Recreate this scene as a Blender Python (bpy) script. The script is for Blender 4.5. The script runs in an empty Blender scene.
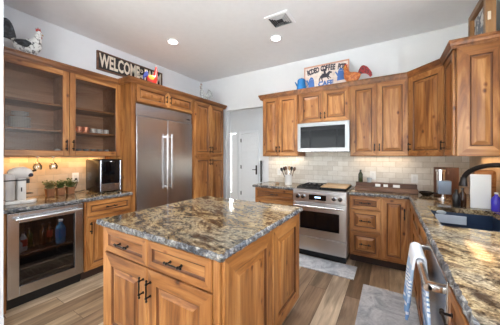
import bpy, bmesh, math, random
from mathutils import Vector, Matrix
random.seed(7)
S = bpy.context.scene; C = S.collection
V = Vector; PI = math.pi

# ---------------------------------------------------------------- camera
cam = bpy.data.cameras.new('camera'); cam.sensor_width = 36; cam.lens = 36*228.5/500
cam.shift_y = -6.2/500; cam.clip_start = 0.05
co = bpy.data.objects.new('camera', cam); C.objects.link(co)
co.location = (0, 0, 1.375); co.rotation_euler = (PI/2, 0, 0.547); S.camera = co

# ---------------------------------------------------------------- world, lights, exposure
w = bpy.data.worlds.new('World'); S.world = w; w.use_nodes = True
nt = w.node_tree; bg = nt.nodes['Background']
sky = nt.nodes.new('ShaderNodeTexSky'); sky.sky_type = 'HOSEK_WILKIE'; sky.sun_direction = (0.3, -0.5, 0.8)
sky.turbidity = 3
mx = nt.nodes.new('ShaderNodeMix'); mx.data_type = 'RGBA'; mx.inputs[0].default_value = 0.55
nt.links.new(sky.outputs[0], mx.inputs[6]); mx.inputs[7].default_value = (1, 1, 1, 1)
nt.links.new(mx.outputs[2], bg.inputs[0]); bg.inputs[1].default_value = 1.6
S.view_settings.view_transform = 'Standard'; S.view_settings.look = 'None'
S.view_settings.gamma = 1; S.view_settings.use_curve_mapping = False
S.view_settings.exposure = 0.48

def area(name, loc, rot, sx, sy, power, col=(1, 1, 1), spread=PI):
    l = bpy.data.lights.new(name, 'AREA'); l.shape = 'RECTANGLE'; l.size = sx; l.size_y = sy
    l.energy = power; l.color = col; l.spread = spread
    o = bpy.data.objects.new(name, l); C.objects.link(o); o.location = loc; o.rotation_euler = rot
    return o
# area lamps for daylight at the glazed openings, some tilted as ceiling fill
area('daylight_patio_fill', (-2.0, -3.85, 1.30), (PI/2+0.45, 0, 0), 4.6, 2.2, 32, (0.93, 0.97, 1))  # added fill at the patio doors, aimed upward to brighten the ceiling
area('daylight_sink_window', (0.86, 1.28, 1.72), (0, -PI/2, PI), 1.05, 1.25, 28, (0.82, 0.91, 1))
area('daylight_side_window', (0.86, -2.1, 1.5), (0, -PI/2, PI), 1.7, 2.2, 115, (0.90, 0.955, 1))
area('daylight_living_fill', (-6.4, -1.6, 1.5), (0, -PI/2-.3, 0), 1.8, 2.8, 90, (0.93, 0.97, 1))  # also tilted upward, added fill for the ceiling
area('daylight_hall', (-4.55, 6.06, 1.2), (PI/2, 0, PI), 0.6, 1.7, 300, (1, 0.99, 0.97))
# sun through the patio doors, added for bounce off the rug behind camera
sl = bpy.data.lights.new('sun', 'SUN'); sl.energy = 110; sl.angle = 0.02; sl.color = (0.90, 0.96, 1.0)
so = bpy.data.objects.new('sun', sl); C.objects.link(so); so.rotation_euler = (math.radians(45), 0, math.radians(-10))
# strip lights under the wall cabinets
def strip(name, x0, x1, y0, y1, p, col):
    area(name, ((x0+x1)/2, (y0+y1)/2, 1.368), (0, 0, 0), abs(x1-x0), abs(y1-y0), p, col)
strip('strip_light_left', -3.49, -3.37, 0.66, 1.68, 2.6, (1, 0.58, 0.20))
strip('strip_light_back_left', -1.78, -1.25, 3.59, 3.71, .8, (1, 0.84, 0.64))
strip('strip_light_back_right', -0.42, 0.25, 3.59, 3.71, .7, (1, 0.74, 0.46))
strip('strip_light_right', 0.68, 0.80, 2.76, 3.3, 0.9, (1, 0.60, 0.26))

# ---------------------------------------------------------------- materials
def srgb(r, g, b):
    f = lambda c: (c/255/12.92) if c/255 <= 0.04045 else ((c/255+0.055)/1.055)**2.4
    return (f(r), f(g), f(b), 1)
class N:
    def __init__(s, name):
        s.m = bpy.data.materials.new(name); s.m.use_nodes = True; s.t = s.m.node_tree
        s.b = s.t.nodes['Principled BSDF']
    def n(s, t, **k):
        q = s.t.nodes.new(t)
        for a, v in k.items(): setattr(q, a, v)
        return q
    def l(s, a, b): s.t.links.new(a, b)
    def coord(s, scale=(1, 1, 1), rot=(0, 0, 0), kind='Object', loc=(0, 0, 0)):
        tc = s.n('ShaderNodeTexCoord'); mp = s.n('ShaderNodeMapping')
        mp.inputs['Scale'].default_value = scale; mp.inputs['Rotation'].default_value = rot; mp.inputs['Location'].default_value = loc
        s.l(tc.outputs[kind], mp.inputs[0]); return mp.outputs[0]
    def noise(s, vec, scale, detail=3, rough=0.5, dist=0):
        q = s.n('ShaderNodeTexNoise'); q.inputs['Scale'].default_value = scale; q.inputs['Detail'].default_value = detail
        q.inputs['Roughness'].default_value = rough; q.inputs['Distortion'].default_value = dist
        s.l(vec, q.inputs['Vector']); return q.outputs['Fac']
    def ramp(s, fac, stops, interp='LINEAR'):
        q = s.n('ShaderNodeValToRGB'); q.color_ramp.interpolation = interp
        while len(q.color_ramp.elements) < len(stops): q.color_ramp.elements.new(0.5)
        for e, (p, c) in zip(q.color_ramp.elements, stops):
            e.position = p; e.color = c
        s.l(fac, q.inputs[0]); return q.outputs[0]
    def mix(s, fac, a, b, mode='MIX'):
        q = s.n('ShaderNodeMix', data_type='RGBA', blend_type=mode)
        for i, v in ((0, fac), (6, a), (7, b)):
            if hasattr(v, 'links'): s.l(v, q.inputs[i])
            else: q.inputs[i].default_value = v
        return q.outputs[2]
    def bump(s, h, strength=0.2, dist=0.01):
        q = s.n('ShaderNodeBump'); q.inputs['Strength'].default_value = strength; q.inputs['Distance'].default_value = dist
        s.l(h, q.inputs['Height']); s.l(q.outputs[0], s.b.inputs['Normal'])
    def col(s, c):
        if hasattr(c, 'links'): s.l(c, s.b.inputs['Base Color'])
        else: s.b.inputs['Base Color'].default_value = c
    def set(s, rough=0.5, metal=0, spec=None, **k):
        s.b.inputs['Roughness'].default_value = rough; s.b.inputs['Metallic'].default_value = metal
        for a, v in k.items(): s.b.inputs[a.replace('_', ' ')].default_value = v
        return s.m
def plain(name, c, rough=0.5, metal=0, bump=0, var=0.06, **k):
    m = N(name); v = m.coord()
    f = m.noise(v, 12, 3)
    d = tuple(x*(1-var) for x in c[:3])+(1,); e = tuple(min(1, x*(1+var)) for x in c[:3])+(1,)
    m.col(m.ramp(f, [(0.3, d), (0.7, e)]))
    if bump: m.bump(m.noise(v, 90, 4), bump, 0.003)
    return m.set(rough, metal, **k)
def wood(name, axis, cols, knots=True, rough=0.38, tint=0):
    m = N(name); a = 'xyz'.index(axis)
    sc = [13, 13, 13]; sc[a] = 1.3
    v = m.coord(tuple(sc))
    f = m.noise(v, 1.0, 6, 0.6, 1.3)
    sc2 = [1.6, 1.6, 1.6]; sc2[a] = 0.6
    g = m.noise(m.coord(tuple(sc2)), 2.0, 2, 0.5, 0.3)
    base = m.ramp(f, [(0.30, cols[0]), (0.48, cols[1]), (0.68, cols[2])])
    blot = m.ramp(g, [(0.33, (0.68, 0.62, 0.55, 1)), (0.65, (1.12, 1.12, 1.12, 1))])
    c = m.mix(1.0, base, blot, 'MULTIPLY')
    fine = [90, 90, 90]; fine[a] = 3
    ff = m.noise(m.coord(tuple(fine)), 1.0, 2)
    c = m.mix(0.5, c, m.ramp(ff, [(0.35, (0.75, 0.72, 0.7, 1)), (0.6, (1, 1, 1, 1))]), 'MULTIPLY')
    if knots:
        sk = [8, 8, 8]; sk[a] = 5.0
        vo = m.n('ShaderNodeTexVoronoi'); vo.inputs['Scale'].default_value = 1.0
        m.l(m.coord(tuple(sk), loc=(3.1, 1.7, 5.3)), vo.inputs['Vector'])
        k = m.ramp(vo.outputs['Distance'], [(0.05, (0.14, 0.07, 0.03, 1)), (0.085, (0.50, 0.34, 0.22, 1)), (0.15, (1, 1, 1, 1))])
        c = m.mix(0.9, c, k, 'MULTIPLY')
    m.col(c); m.bump(f, 0.08, 0.004)
    return m.set(rough)
AL = [srgb(110, 62, 27), srgb(164, 107, 54), srgb(196, 142, 86)]
WX, WY, WZ = [wood('alder_grain_'+a, a, AL) for a in 'xyz']
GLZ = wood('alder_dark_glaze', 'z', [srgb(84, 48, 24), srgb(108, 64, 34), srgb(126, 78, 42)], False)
CRW = wood('alder_crown', 'y', [srgb(92, 54, 26), srgb(132, 82, 42), srgb(158, 104, 58)], False)
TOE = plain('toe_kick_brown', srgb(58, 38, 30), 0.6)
WALNUT = {a: wood('dark_board_'+a, a, [srgb(72, 46, 32), srgb(104, 70, 50), srgb(134, 94, 68)], False, 0.5) for a in 'xyz'}
BAMB = wood('pale_board', 'x', [srgb(186, 150, 106), srgb(206, 172, 130), srgb(222, 192, 150)], False, 0.5)
INNER = wood('cabinet_interior_wood', 'y', [srgb(176, 130, 98), srgb(196, 152, 118), srgb(212, 170, 138)], False, 0.5)

def granite(name, edge=False):
    m = N(name)
    v = m.coord((1, 1, 1), (0, 0, 0.35), 'Object')
    st = m.n('ShaderNodeMapping'); st.inputs['Scale'].default_value = (1.9, 6.0, 1.9); m.l(v, st.inputs[0])
    wn = m.n('ShaderNodeTexNoise'); wn.inputs['Scale'].default_value = 3.0; wn.inputs['Detail'].default_value = 4; m.l(v, wn.inputs['Vector'])
    wa = m.n('ShaderNodeVectorMath', operation='MULTIPLY_ADD'); m.l(wn.outputs['Color'], wa.inputs[0])
    wa.inputs[1].default_value = (1.3, 1.3, 1.3); m.l(st.outputs[0], wa.inputs[2])
    f = m.noise(wa.outputs[0], 1.9, 9, 0.70, 0.5)
    g = m.noise(wa.outputs[0], 0.8, 3, 0.5, 0.2)
    h = m.noise(v, 120, 4, 0.75)
    k = m.noise(v, 38, 5, 0.7, 0.5)
    warm = m.ramp(f, [(0.34, srgb(38, 32, 28)), (0.42, srgb(88, 74, 58)), (0.48, srgb(142, 120, 90)), (0.54, srgb(186, 168, 134)), (0.60, srgb(116, 94, 70)), (0.68, srgb(62, 50, 40))])
    cool = m.ramp(f, [(0.34, srgb(48, 46, 44)), (0.45, srgb(104, 102, 96)), (0.55, srgb(168, 160, 144)), (0.66, srgb(86, 82, 76))])
    c = m.mix(m.ramp(g, [(0.54, (0, 0, 0, 1)), (0.68, (0.8, 0.8, 0.8, 1))]), warm, cool)
    c = m.mix(0.9, c, m.ramp(h, [(0.36, (0.30, 0.27, 0.25, 1)), (0.48, (0.9, 0.88, 0.85, 1)), (0.66, (1.3, 1.27, 1.2, 1))]), 'MULTIPLY')
    c = m.mix(0.8, c, m.ramp(k, [(0.38, (0.22, 0.19, 0.17, 1)), (0.50, (1, 1, 1, 1)), (0.68, (1.25, 1.22, 1.15, 1))]), 'MULTIPLY')
    if edge:
        e = m.noise(v, 34, 5, 0.75, 0.6)
        c = m.mix(0.8, c, m.ramp(e, [(0.38, srgb(18, 20, 24)), (0.48, srgb(70, 76, 88)), (0.55, srgb(118, 124, 134)), (0.64, srgb(196, 192, 180))]))
        m.bump(m.noise(v, 60, 5, 0.7), 0.7, 0.006)
    m.col(c)
    return m.set(0.5 if edge else 0.10)
GR = granite('granite_polished'); GRE = granite('granite_chiseled_edge', True)

def tilemat(name, c1, c2, mort, ax):
    m = N(name); tc = m.n('ShaderNodeTexCoord'); sp = m.n('ShaderNodeSeparateXYZ'); cb = m.n('ShaderNodeCombineXYZ')
    m.l(tc.outputs['Object'], sp.inputs[0]); m.l(sp.outputs[ax], cb.inputs[0]); m.l(sp.outputs[2], cb.inputs[1])
    br = m.n('ShaderNodeTexBrick'); m.l(cb.outputs[0], br.inputs['Vector'])
    br.inputs['Color1'].default_value = c1; br.inputs['Color2'].default_value = c2; br.inputs['Mortar'].default_value = mort
    br.inputs['Scale'].default_value = 1.0; br.inputs['Brick Width'].default_value = 0.152; br.inputs['Row Height'].default_value = 0.0765
    br.inputs['Mortar Size'].default_value = 0.003; br.inputs['Mortar Smooth'].default_value = 0.3; br.inputs['Bias'].default_value = 0
    n = m.noise(cb.outputs[0], 16, 5, 0.6)
    c = m.mix(0.35, br.outputs['Color'], m.ramp(n, [(0.3, (0.72, 0.68, 0.62, 1)), (0.6, (1, 1, 1, 1))]), 'MULTIPLY')
    m.col(c)
    q = m.n('ShaderNodeBump', invert=True); q.inputs['Strength'].default_value = 0.5; q.inputs['Distance'].default_value = 0.003
    m.l(br.outputs['Fac'], q.inputs['Height']); m.l(q.outputs[0], m.b.inputs['Normal'])
    return m.set(0.42)
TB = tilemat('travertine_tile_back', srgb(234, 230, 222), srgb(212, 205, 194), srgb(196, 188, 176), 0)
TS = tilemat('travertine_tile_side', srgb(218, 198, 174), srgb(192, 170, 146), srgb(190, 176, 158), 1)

def floormat():
    m = N('plank_floor'); tc = m.n('ShaderNodeTexCoord'); sp = m.n('ShaderNodeSeparateXYZ'); cb = m.n('ShaderNodeCombineXYZ')
    m.l(tc.outputs['Object'], sp.inputs[0]); m.l(sp.outputs[1], cb.inputs[0]); m.l(sp.outputs[0], cb.inputs[1])
    br = m.n('ShaderNodeTexBrick', offset=0.37, offset_frequency=2); m.l(cb.outputs[0], br.inputs['Vector'])
    br.inputs['Color1'].default_value = (0, 0, 0, 1); br.inputs['Color2'].default_value = (1, 1, 1, 1); br.inputs['Mortar'].default_value = (0.5, 0.5, 0.5, 1)
    br.inputs['Scale'].default_value = 1; br.inputs['Brick Width'].default_value = 0.92; br.inputs['Row Height'].default_value = 0.185
    br.inputs['Mortar Size'].default_value = 0.002; br.inputs['Bias'].default_value = 0
    base = m.ramp(br.outputs['Color'], [(0.0, srgb(130, 106, 82)), (0.3, srgb(190, 166, 136)), (0.5, srgb(150, 122, 96)), (0.75, srgb(208, 188, 162)), (1.0, srgb(164, 142, 120))])
    off = m.n('ShaderNodeVectorMath', operation='MULTIPLY_ADD'); m.l(br.outputs['Color'], off.inputs[0]); off.inputs[1].default_value = (9, 9, 9)
    m.l(cb.outputs[0], off.inputs[2])
    mp = m.n('ShaderNodeMapping'); mp.inputs['Scale'].default_value = (1.3, 16, 1); m.l(off.outputs[0], mp.inputs[0])
    f = m.noise(mp.outputs[0], 1, 6, 0.6, 0.6)
    mp2 = m.n('ShaderNodeMapping'); mp2.inputs['Scale'].default_value = (1.5, 5, 1); m.l(off.outputs[0], mp2.inputs[0])
    g = m.noise(mp2.outputs[0], 1, 3, 0.5, 1.0)
    c = m.mix(1, base, m.ramp(f, [(0.3, (0.42, 0.39, 0.36, 1)), (0.5, (0.90, 0.88, 0.86, 1)), (0.68, (1.25, 1.25, 1.25, 1))]), 'MULTIPLY')
    c = m.mix(0.8, c, m.ramp(g, [(0.35, (0.66, 0.62, 0.6, 1)), (0.6, (1.12, 1.12, 1.12, 1))]), 'MULTIPLY')
    ms = m.ramp(br.outputs['Fac'], [(0.3, (1, 1, 1, 1)), (0.8, (0.35, 0.3, 0.27, 1))])
    c = m.mix(1, c, ms, 'MULTIPLY'); m.col(c); m.bump(f, 0.12, 0.003)
    return m.set(0.42)
FLOOR = floormat()
WALL = plain('wall_paint', srgb(224, 226, 230), 0.85, bump=0.15, var=0.01)
CEIL = plain('ceiling_paint', srgb(238, 240, 244), 0.9, bump=0.35, var=0.015)
TRIM = plain('trim_paint', srgb(236, 238, 242), 0.5, var=0.01)

def steel(name, axis='x', c=(0.60, 0.60, 0.61, 1), r=0.27):
    m = N(name); a = 'xyz'.index(axis); sc = [900, 900, 900]; sc[a] = 6
    m.col(c); m.bump(m.noise(m.coord(tuple(sc)), 1, 1), 0.03, 0.0005)
    return m.set(r, 1.0)
ST = steel('brushed_steel_horizontal', 'x', (0.66, 0.66, 0.68, 1), 0.28); STY = steel('brushed_steel_side', 'y', (0.56, 0.56, 0.57, 1)); STV = steel('brushed_steel_light', 'z', (0.74, 0.74, 0.75, 1), 0.22)
CHR = plain('polished_metal', (0.8, 0.8, 0.82, 1), 0.12, 1.0, var=0.02)
BLK = plain('oil_rubbed_black', srgb(34, 28, 26), 0.38, 0.6, var=0.2)
BLKP = plain('black_plastic', srgb(22, 22, 24), 0.3, var=0.1)
IRON = plain('cast_iron', srgb(26, 26, 28), 0.55, 0.3, bump=0.2, var=0.1)
DGL = plain('dark_glass', srgb(10, 11, 14), 0.04, var=0.1)
GUN = plain('dark_metal_face', srgb(64, 62, 64), 0.25, 0.85, var=0.05)
WHT = plain('white_enamel', srgb(236, 234, 230), 0.2, var=0.01)
CER = plain('white_ceramic', srgb(232, 232, 230), 0.15, var=0.02)
COPR = plain('copper', (0.80, 0.36, 0.22, 1), 0.3, 0.7, var=0.1)
PLAS = plain('white_plastic', srgb(238, 238, 236), 0.35, var=0.01)
SINK = plain('blue_black_composite', srgb(42, 58, 84), 0.35, bump=0.1, var=0.15)
LEAF = plain('herb_green', srgb(84, 104, 50), 0.6, var=0.35)
LEAF2 = plain('herb_grey_green', srgb(128, 130, 84), 0.6, var=0.3)
def emit(name, c, s):
    m = N(name); m.col(c); m.b.inputs['Emission Color'].default_value = c; m.b.inputs['Emission Strength'].default_value = s; return m.set(0.5)
LENS = emit('lamp_lens', (1, 0.97, 0.92, 1), 14)
DISP = emit('display_glow', (0.55, 0.75, 1, 1), 1.2)
def glassmat(name, tint=(0.96, 0.98, 0.97, 1), opac=0.12, rough=0.02, reed=False, refl=(0.9, 0.9, 0.92, 1)):
    m = N(name); t = m.t; out = t.nodes['Material Output']
    tr = m.n('ShaderNodeBsdfTransparent'); tr.inputs[0].default_value = tint
    gl = m.n('ShaderNodeBsdfGlossy'); gl.inputs[0].default_value = refl; gl.inputs['Roughness'].default_value = rough
    fr = m.n('ShaderNodeFresnel'); fr.inputs[0].default_value = 1.5
    ad = m.n('ShaderNodeMath', operation='ADD', use_clamp=True); m.l(fr.outputs[0], ad.inputs[0]); ad.inputs[1].default_value = opac
    ms = m.n('ShaderNodeMixShader'); m.l(ad.outputs[0], ms.inputs[0]); m.l(tr.outputs[0], ms.inputs[1]); m.l(gl.outputs[0], ms.inputs[2])
    if reed:
        wv = m.n('ShaderNodeTexWave', bands_direction='Y'); wv.inputs['Scale'].default_value = 26; m.l(m.coord(), wv.inputs[0])
        bp = m.n('ShaderNodeBump'); bp.inputs['Strength'].default_value = 0.10; bp.inputs['Distance'].default_value = 0.002
        m.l(wv.outputs['Fac'], bp.inputs['Height']); m.l(bp.outputs[0], gl.inputs['Normal'])
        mc = m.ramp(wv.outputs['Fac'], [(0.0, tuple(x*0.90 for x in tint[:3])+(1,)), (1.0, tint)]); m.l(mc, tr.inputs[0])
    m.l(ms.outputs[0], out.inputs[0]); return m.m
GLS = glassmat('clear_glass'); REED = glassmat('reeded_glass', (0.95, 0.93, 0.91, 1), 0.0, 0.30, True, (0.5, 0.46, 0.43, 1))
SMOKE = glassmat('smoked_glass', (0.62, 0.62, 0.64, 1), 0.02, 0.03)

# ---------------------------------------------------------------- mesh helpers
ORG = {}
class MB:
    def __init__(s, M=None): s.bm = bmesh.new(); s.M = M or Matrix.Identity(4)
    def add(s, vs, fs, mi=0, M=None):
        T = s.M if M is None else s.M @ M
        b = [s.bm.verts.new(T @ V(v)) for v in vs]
        for f in fs:
            try: q = s.bm.faces.new([b[i] for i in f]); q.material_index = mi
            except ValueError: pass
        return s
    def box(s, x0, x1, y0, y1, z0, z1, bev=0, mi=0, M=None):
        t = bmesh.new(); bmesh.ops.create_cube(t, size=1)
        for v in t.verts: v.co = V((x0+(v.co.x+.5)*(x1-x0), y0+(v.co.y+.5)*(y1-y0), z0+(v.co.z+.5)*(z1-z0)))
        if bev: bmesh.ops.bevel(t, geom=t.edges[:], offset=bev, segments=2, profile=.5, affect='EDGES')
        t.verts.index_update()
        s.add([v.co for v in t.verts], [[v.index for v in f.verts] for f in t.faces], mi, M); t.free(); return s
    def tube(s, pts, r, n=10, mi=0, flat=1.0, caps=True, M=None, up=(0, 0, 1)):
        pts = [V(p) for p in pts]; rs = r if isinstance(r, (list, tuple)) else [r]*len(pts)
        vs = []; prev = None
        for i, p in enumerate(pts):
            d = (pts[min(i+1, len(pts)-1)]-pts[max(i-1, 0)]).normalized()
            if prev is None:
                a = V(up) if abs(d.dot(V(up))) < .95 else V((1, 0, 0))
                if abs(d.dot(a)) > .95: a = V((0, 1, 0))
            else: a = prev
            a = (a-d*a.dot(d)).normalized(); prev = a; b = d.cross(a)
            for k in range(n):
                t = 2*PI*k/n; vs.append(p+a*(rs[i]*math.cos(t))+b*(rs[i]*flat*math.sin(t)))
        fs = [[i*n+k, i*n+(k+1) % n, (i+1)*n+(k+1) % n, (i+1)*n+k] for i in range(len(pts)-1) for k in range(n)]
        if caps: fs += [list(range(n))[::-1], [(len(pts)-1)*n+k for k in range(n)]]
        return s.add(vs, fs, mi, M)
    def lathe(s, c, prof, n=24, mi=0, M=None):
        vs = [(c[0]+r*math.cos(2*PI*k/n), c[1]+r*math.sin(2*PI*k/n), c[2]+z) for r, z in prof for k in range(n)]
        fs = [[i*n+k, i*n+(k+1) % n, (i+1)*n+(k+1) % n, (i+1)*n+k] for i in range(len(prof)-1) for k in range(n)]
        if prof[0][0] > 1e-4 and prof[0] != prof[-1]: fs.append(list(range(n))[::-1])
        if prof[-1][0] > 1e-4 and prof[0] != prof[-1]: fs.append([(len(prof)-1)*n+k for k in range(n)])
        return s.add(vs, fs, mi, M)
    def ball(s, c, r, sx=1, sy=1, sz=1, mi=0, n=14, M=None):
        t = bmesh.new(); bmesh.ops.create_uvsphere(t, u_segments=n, v_segments=max(6, n*2//3), radius=r); t.verts.index_update()
        s.add([(c[0]+v.co.x*sx, c[1]+v.co.y*sy, c[2]+v.co.z*sz) for v in t.verts], [[v.index for v in f.verts] for f in t.faces], mi, M); t.free(); return s
    def prism(s, poly, y0, y1, mi=0, M=None):      # polygon in x,z extruded along y
        n = len(poly); vs = [(p[0], y0, p[1]) for p in poly]+[(p[0], y1, p[1]) for p in poly]
        return s.add(vs, [list(range(n)), list(range(n, 2*n))[::-1]]+[[i, (i+1) % n, n+(i+1) % n, n+i] for i in range(n)], mi, M)
    def rings(s, a0, a1, z0, z1, prof, cap=True, capmi=0, M=None):   # nested rectangles: (inset, depth, (mi_side, mi_rail))
        vs = []; fs = []
        for i, d, *_ in prof: vs += [(a0+i, d, z0+i), (a1-i, d, z0+i), (a1-i, d, z1-i), (a0+i, d, z1-i)]
        T = s.M if M is None else s.M @ M
        b = [s.bm.verts.new(T @ V(v)) for v in vs]
        for k in range(len(prof)-1):
            ms, mr = prof[k+1][2]
            for e in range(4):
                q = s.bm.faces.new([b[4*k+e], b[4*k+(e+1) % 4], b[4*k+4+(e+1) % 4], b[4*k+4+e]]); q.material_index = mr if e in (0, 2) else ms
        if cap: q = s.bm.faces.new(b[-4:]); q.material_index = capmi
        q = s.bm.faces.new(b[:4][::-1]) if cap else None
        return s
    def sweep(s, path, prof, mi=0, closed=False):
        P = [V(p[:2]) for p in path]; n = len(P); off = []
        for i in range(n):
            if i == 0: d = (P[1]-P[0]).normalized(); o = V((d.y, -d.x))
            elif i == n-1: d = (P[-1]-P[-2]).normalized(); o = V((d.y, -d.x))
            else:
                d1 = (P[i]-P[i-1]).normalized(); d2 = (P[i+1]-P[i]).normalized(); n1 = V((d1.y, -d1.x)); n2 = V((d2.y, -d2.x))
                o = (n1+n2).normalized(); o = o/max(.3, o.dot(n1))
            off.append(o)
        m = len(prof); vs = [(P[i].x+off[i].x*a, P[i].y+off[i].y*a, z) for i in range(n) for a, z in prof]
        fs = [[i*m+k, i*m+(k+1) % m, (i+1)*m+(k+1) % m, (i+1)*m+k] for i in range(n-1) for k in range(m)]
        fs += [list(range(m)), [(n-1)*m+k for k in range(m)][::-1]]
        return s.add(vs, fs, mi)
    def text(s, body, size, M, mi=0, ext=0.002, off=0.0, sx=1.0):
        cu = bpy.data.curves.new('txt', 'FONT'); cu.body = body; cu.size = size; cu.extrude = ext; cu.offset = off
        cu.align_x = 'CENTER'; cu.align_y = 'CENTER'; cu.resolution_u = 2
        o = bpy.data.objects.new('txt', cu); C.objects.link(o); bpy.context.view_layer.update()
        me = o.evaluated_get(bpy.context.evaluated_depsgraph_get()).to_mesh()
        s.add([(v.co.x*sx, v.co.y, v.co.z) for v in me.vertices], [list(p.vertices) for p in me.polygons], mi, M)
        bpy.data.objects.remove(o); bpy.data.curves.remove(cu); return s
    def build(s, name, mats, parent=None, smooth=False, org=(0, 0, 0)):
        o0 = ORG[parent.name] if parent else V(org)
        bmesh.ops.recalc_face_normals(s.bm, faces=s.bm.faces[:])
        me = bpy.data.meshes.new(name)
        for v in s.bm.verts: v.co -= o0
        s.bm.to_mesh(me); s.bm.free()
        for m in (mats if isinstance(mats, (list, tuple)) else [mats]): me.materials.append(m)
        if smooth:
            for p in me.polygons: p.use_smooth = True
            try: me.set_sharp_from_angle(angle=math.radians(40))
            except Exception: pass
        o = bpy.data.objects.new(name, me); C.objects.link(o)
        if parent: o.parent = parent
        else: o.location = o0
        ORG[o.name] = o0.copy(); return o
def thing(name, label, cat, loc=(0, 0, 0), group=None):
    o = bpy.data.objects.new(name, None); C.objects.link(o); o.location = loc; o['label'] = label; o['category'] = cat
    o.empty_display_size = .05
    if group: o['group'] = group
    ORG[o.name] = V(loc); return o
def tag(o, label, cat, group=None):
    o['label'] = label; o['category'] = cat
    if group: o['group'] = group
    return o
def struct(o): o['kind'] = 'structure'; return o
def dup(r, loc, label=None):
    c = r.copy(); C.objects.link(c); c.location = loc
    if label: c['label'] = label
    for ch in list(r.children):
        d = ch.copy(); C.objects.link(d); d.parent = c
        for g in list(ch.children): e = g.copy(); C.objects.link(e); e.parent = d
    return c
def FR(o, u, n):      # local (a along u, b outward, c up)
    u = V(u).normalized(); n = V(n).normalized()
    M = Matrix.Identity(4)
    for i in range(3): M[i][0] = u[i]; M[i][1] = n[i]; M[i][2] = (0, 0, 1)[i]; M[i][3] = o[i]
    return M
FB = lambda y: FR((0, y, 0), (1, 0, 0), (0, -1, 0))     # fronts facing the camera side (-Y), a = world x
FL = lambda x: FR((x, 0, 0), (0, 1, 0), (1, 0, 0))      # fronts facing +X, a = world y
FRt = lambda x: FR((x, 0, 0), (0, 1, 0), (-1, 0, 0))    # fronts facing -X, a = world y

def wmats(M):   # (vertical, horizontal) wood for this face orientation
    u = M.col[0]
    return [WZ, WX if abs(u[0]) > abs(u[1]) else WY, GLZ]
def pull(M, a, z, length=0.11, vert=True, parent=None, b0=0.022):
    m = MB(M); h = length/2; P = (lambda t, b: (a, b, z+t)) if vert else (lambda t, b: (a+t, b, z))
    m.tube([P(-h, b0+.028), P(-h*.5, b0+.031), P(0, b0+.030), P(h*.5, b0+.031), P(h, b0+.028)], [.0055, .0045, .005, .0045, .0055], 8)
    for t in (-h*.68, h*.68):
        m.tube([P(t, b0), P(t, b0+.03)], .005, 8); m.ball(P(t, b0+.030), .0088, n=8)
        m.tube([P(t, b0), P(t, b0+.004)], .009, 8)
    m.ball(P(-h, b0+.028), .0075, n=8); m.ball(P(h, b0+.028), .0075, n=8)
    return m.build('handle', BLK, parent, True)
def door(M, a0, a1, z0, z1, parent, name='door', fw=.055, raised=True, handle=None, b0=.001, th=.021, label=None):
    """handle: (a, z, vert)"""
    fw = min(fw, (z1-z0)*.26, (a1-a0)*.29)
    m = MB(M); t = b0+th
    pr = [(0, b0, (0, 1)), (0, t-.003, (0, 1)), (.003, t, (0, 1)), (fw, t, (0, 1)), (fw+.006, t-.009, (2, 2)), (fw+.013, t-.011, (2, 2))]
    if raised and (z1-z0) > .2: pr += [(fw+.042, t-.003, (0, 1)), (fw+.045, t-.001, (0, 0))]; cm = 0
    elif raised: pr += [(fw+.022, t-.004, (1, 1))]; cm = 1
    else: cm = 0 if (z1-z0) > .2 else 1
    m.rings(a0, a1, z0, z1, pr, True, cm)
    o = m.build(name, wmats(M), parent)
    if handle: pull(M, handle[0], handle[1], handle[3] if len(handle) > 3 else .11, handle[2], o, t)
    if label: o['label'] = label
    return o
def carcass(M, a0, a1, z0, z1, depth, parent, toe=True, name='body'):
    m = MB(M); m.box(a0, a1, -depth, 0, z0+(.1 if toe else 0), z1, 0)
    o = m.build(name, wmats(M), parent)
    if toe:
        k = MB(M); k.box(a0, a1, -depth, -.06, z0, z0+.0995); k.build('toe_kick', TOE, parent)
    return o

XL, XR, YB, ZC = -3.53, .84, 3.76, 3.0
# ---------------------------------------------------------------- structure
def slab(name, m, mat): return struct(m.build(name, mat))
slab('floor', MB().box(-6.6, 3.0, -4.1, 7.4, -.1, 0), FLOOR)
slab('ceiling', MB().box(-6.6, .99, -4.1, 7.4, ZC, ZC+.1), CEIL)
slab('wall_left', MB().box(XL-.12, XL, .532, YB+.12, 0, ZC), WALL)
slab('wall_stub', MB().box(-6.6, -2.62, .372, .532, 0, ZC), WALL)
m = MB(); DX0, DX1, DZ = -2.85, -2.0, 2.31
m.box(XL, DX0, YB, YB+.12, 0, ZC); m.box(DX1, XR+.15, YB, YB+.12, 0, ZC); m.box(DX0, DX1, YB, YB+.12, DZ, ZC)
slab('wall_back', m, WALL)
m = MB(); X2 = XR+.15
m.box(XR, X2, 2.0, YB, 0, ZC); m.box(XR, X2, .55, 2.0, 0, 1.15); m.box(XR, X2, .55, 2.0, 2.3, ZC); m.box(XR, X2, -1.2, .55, 0, ZC)
m.box(XR, X2, -3.0, -1.2, 2.6, ZC); m.box(XR, X2, -3.0, -1.2, 0, .4); m.box(XR, X2, -4.1, -3.0, 0, ZC)
slab('wall_right', m, WALL)
m = MB(); m.box(-6.6, -4.4, -4.1, -4.0, 0, ZC); m.box(.4, .84, -4.1, -4.0, 0, ZC); m.box(-4.4, .4, -4.1, -4.0, 2.65, ZC)
slab('wall_rear', m, WALL)
m = MB(); m.box(-6.6, -6.5, -4.0, -3.1, 0, ZC); m.box(-6.6, -6.5, -.1, .40, 0, ZC); m.box(-6.6, -6.5, -3.1, -.1, 0, .5); m.box(-6.6, -6.5, -3.1, -.1, 2.5, ZC)
slab('wall_living', m, WALL)
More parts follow.
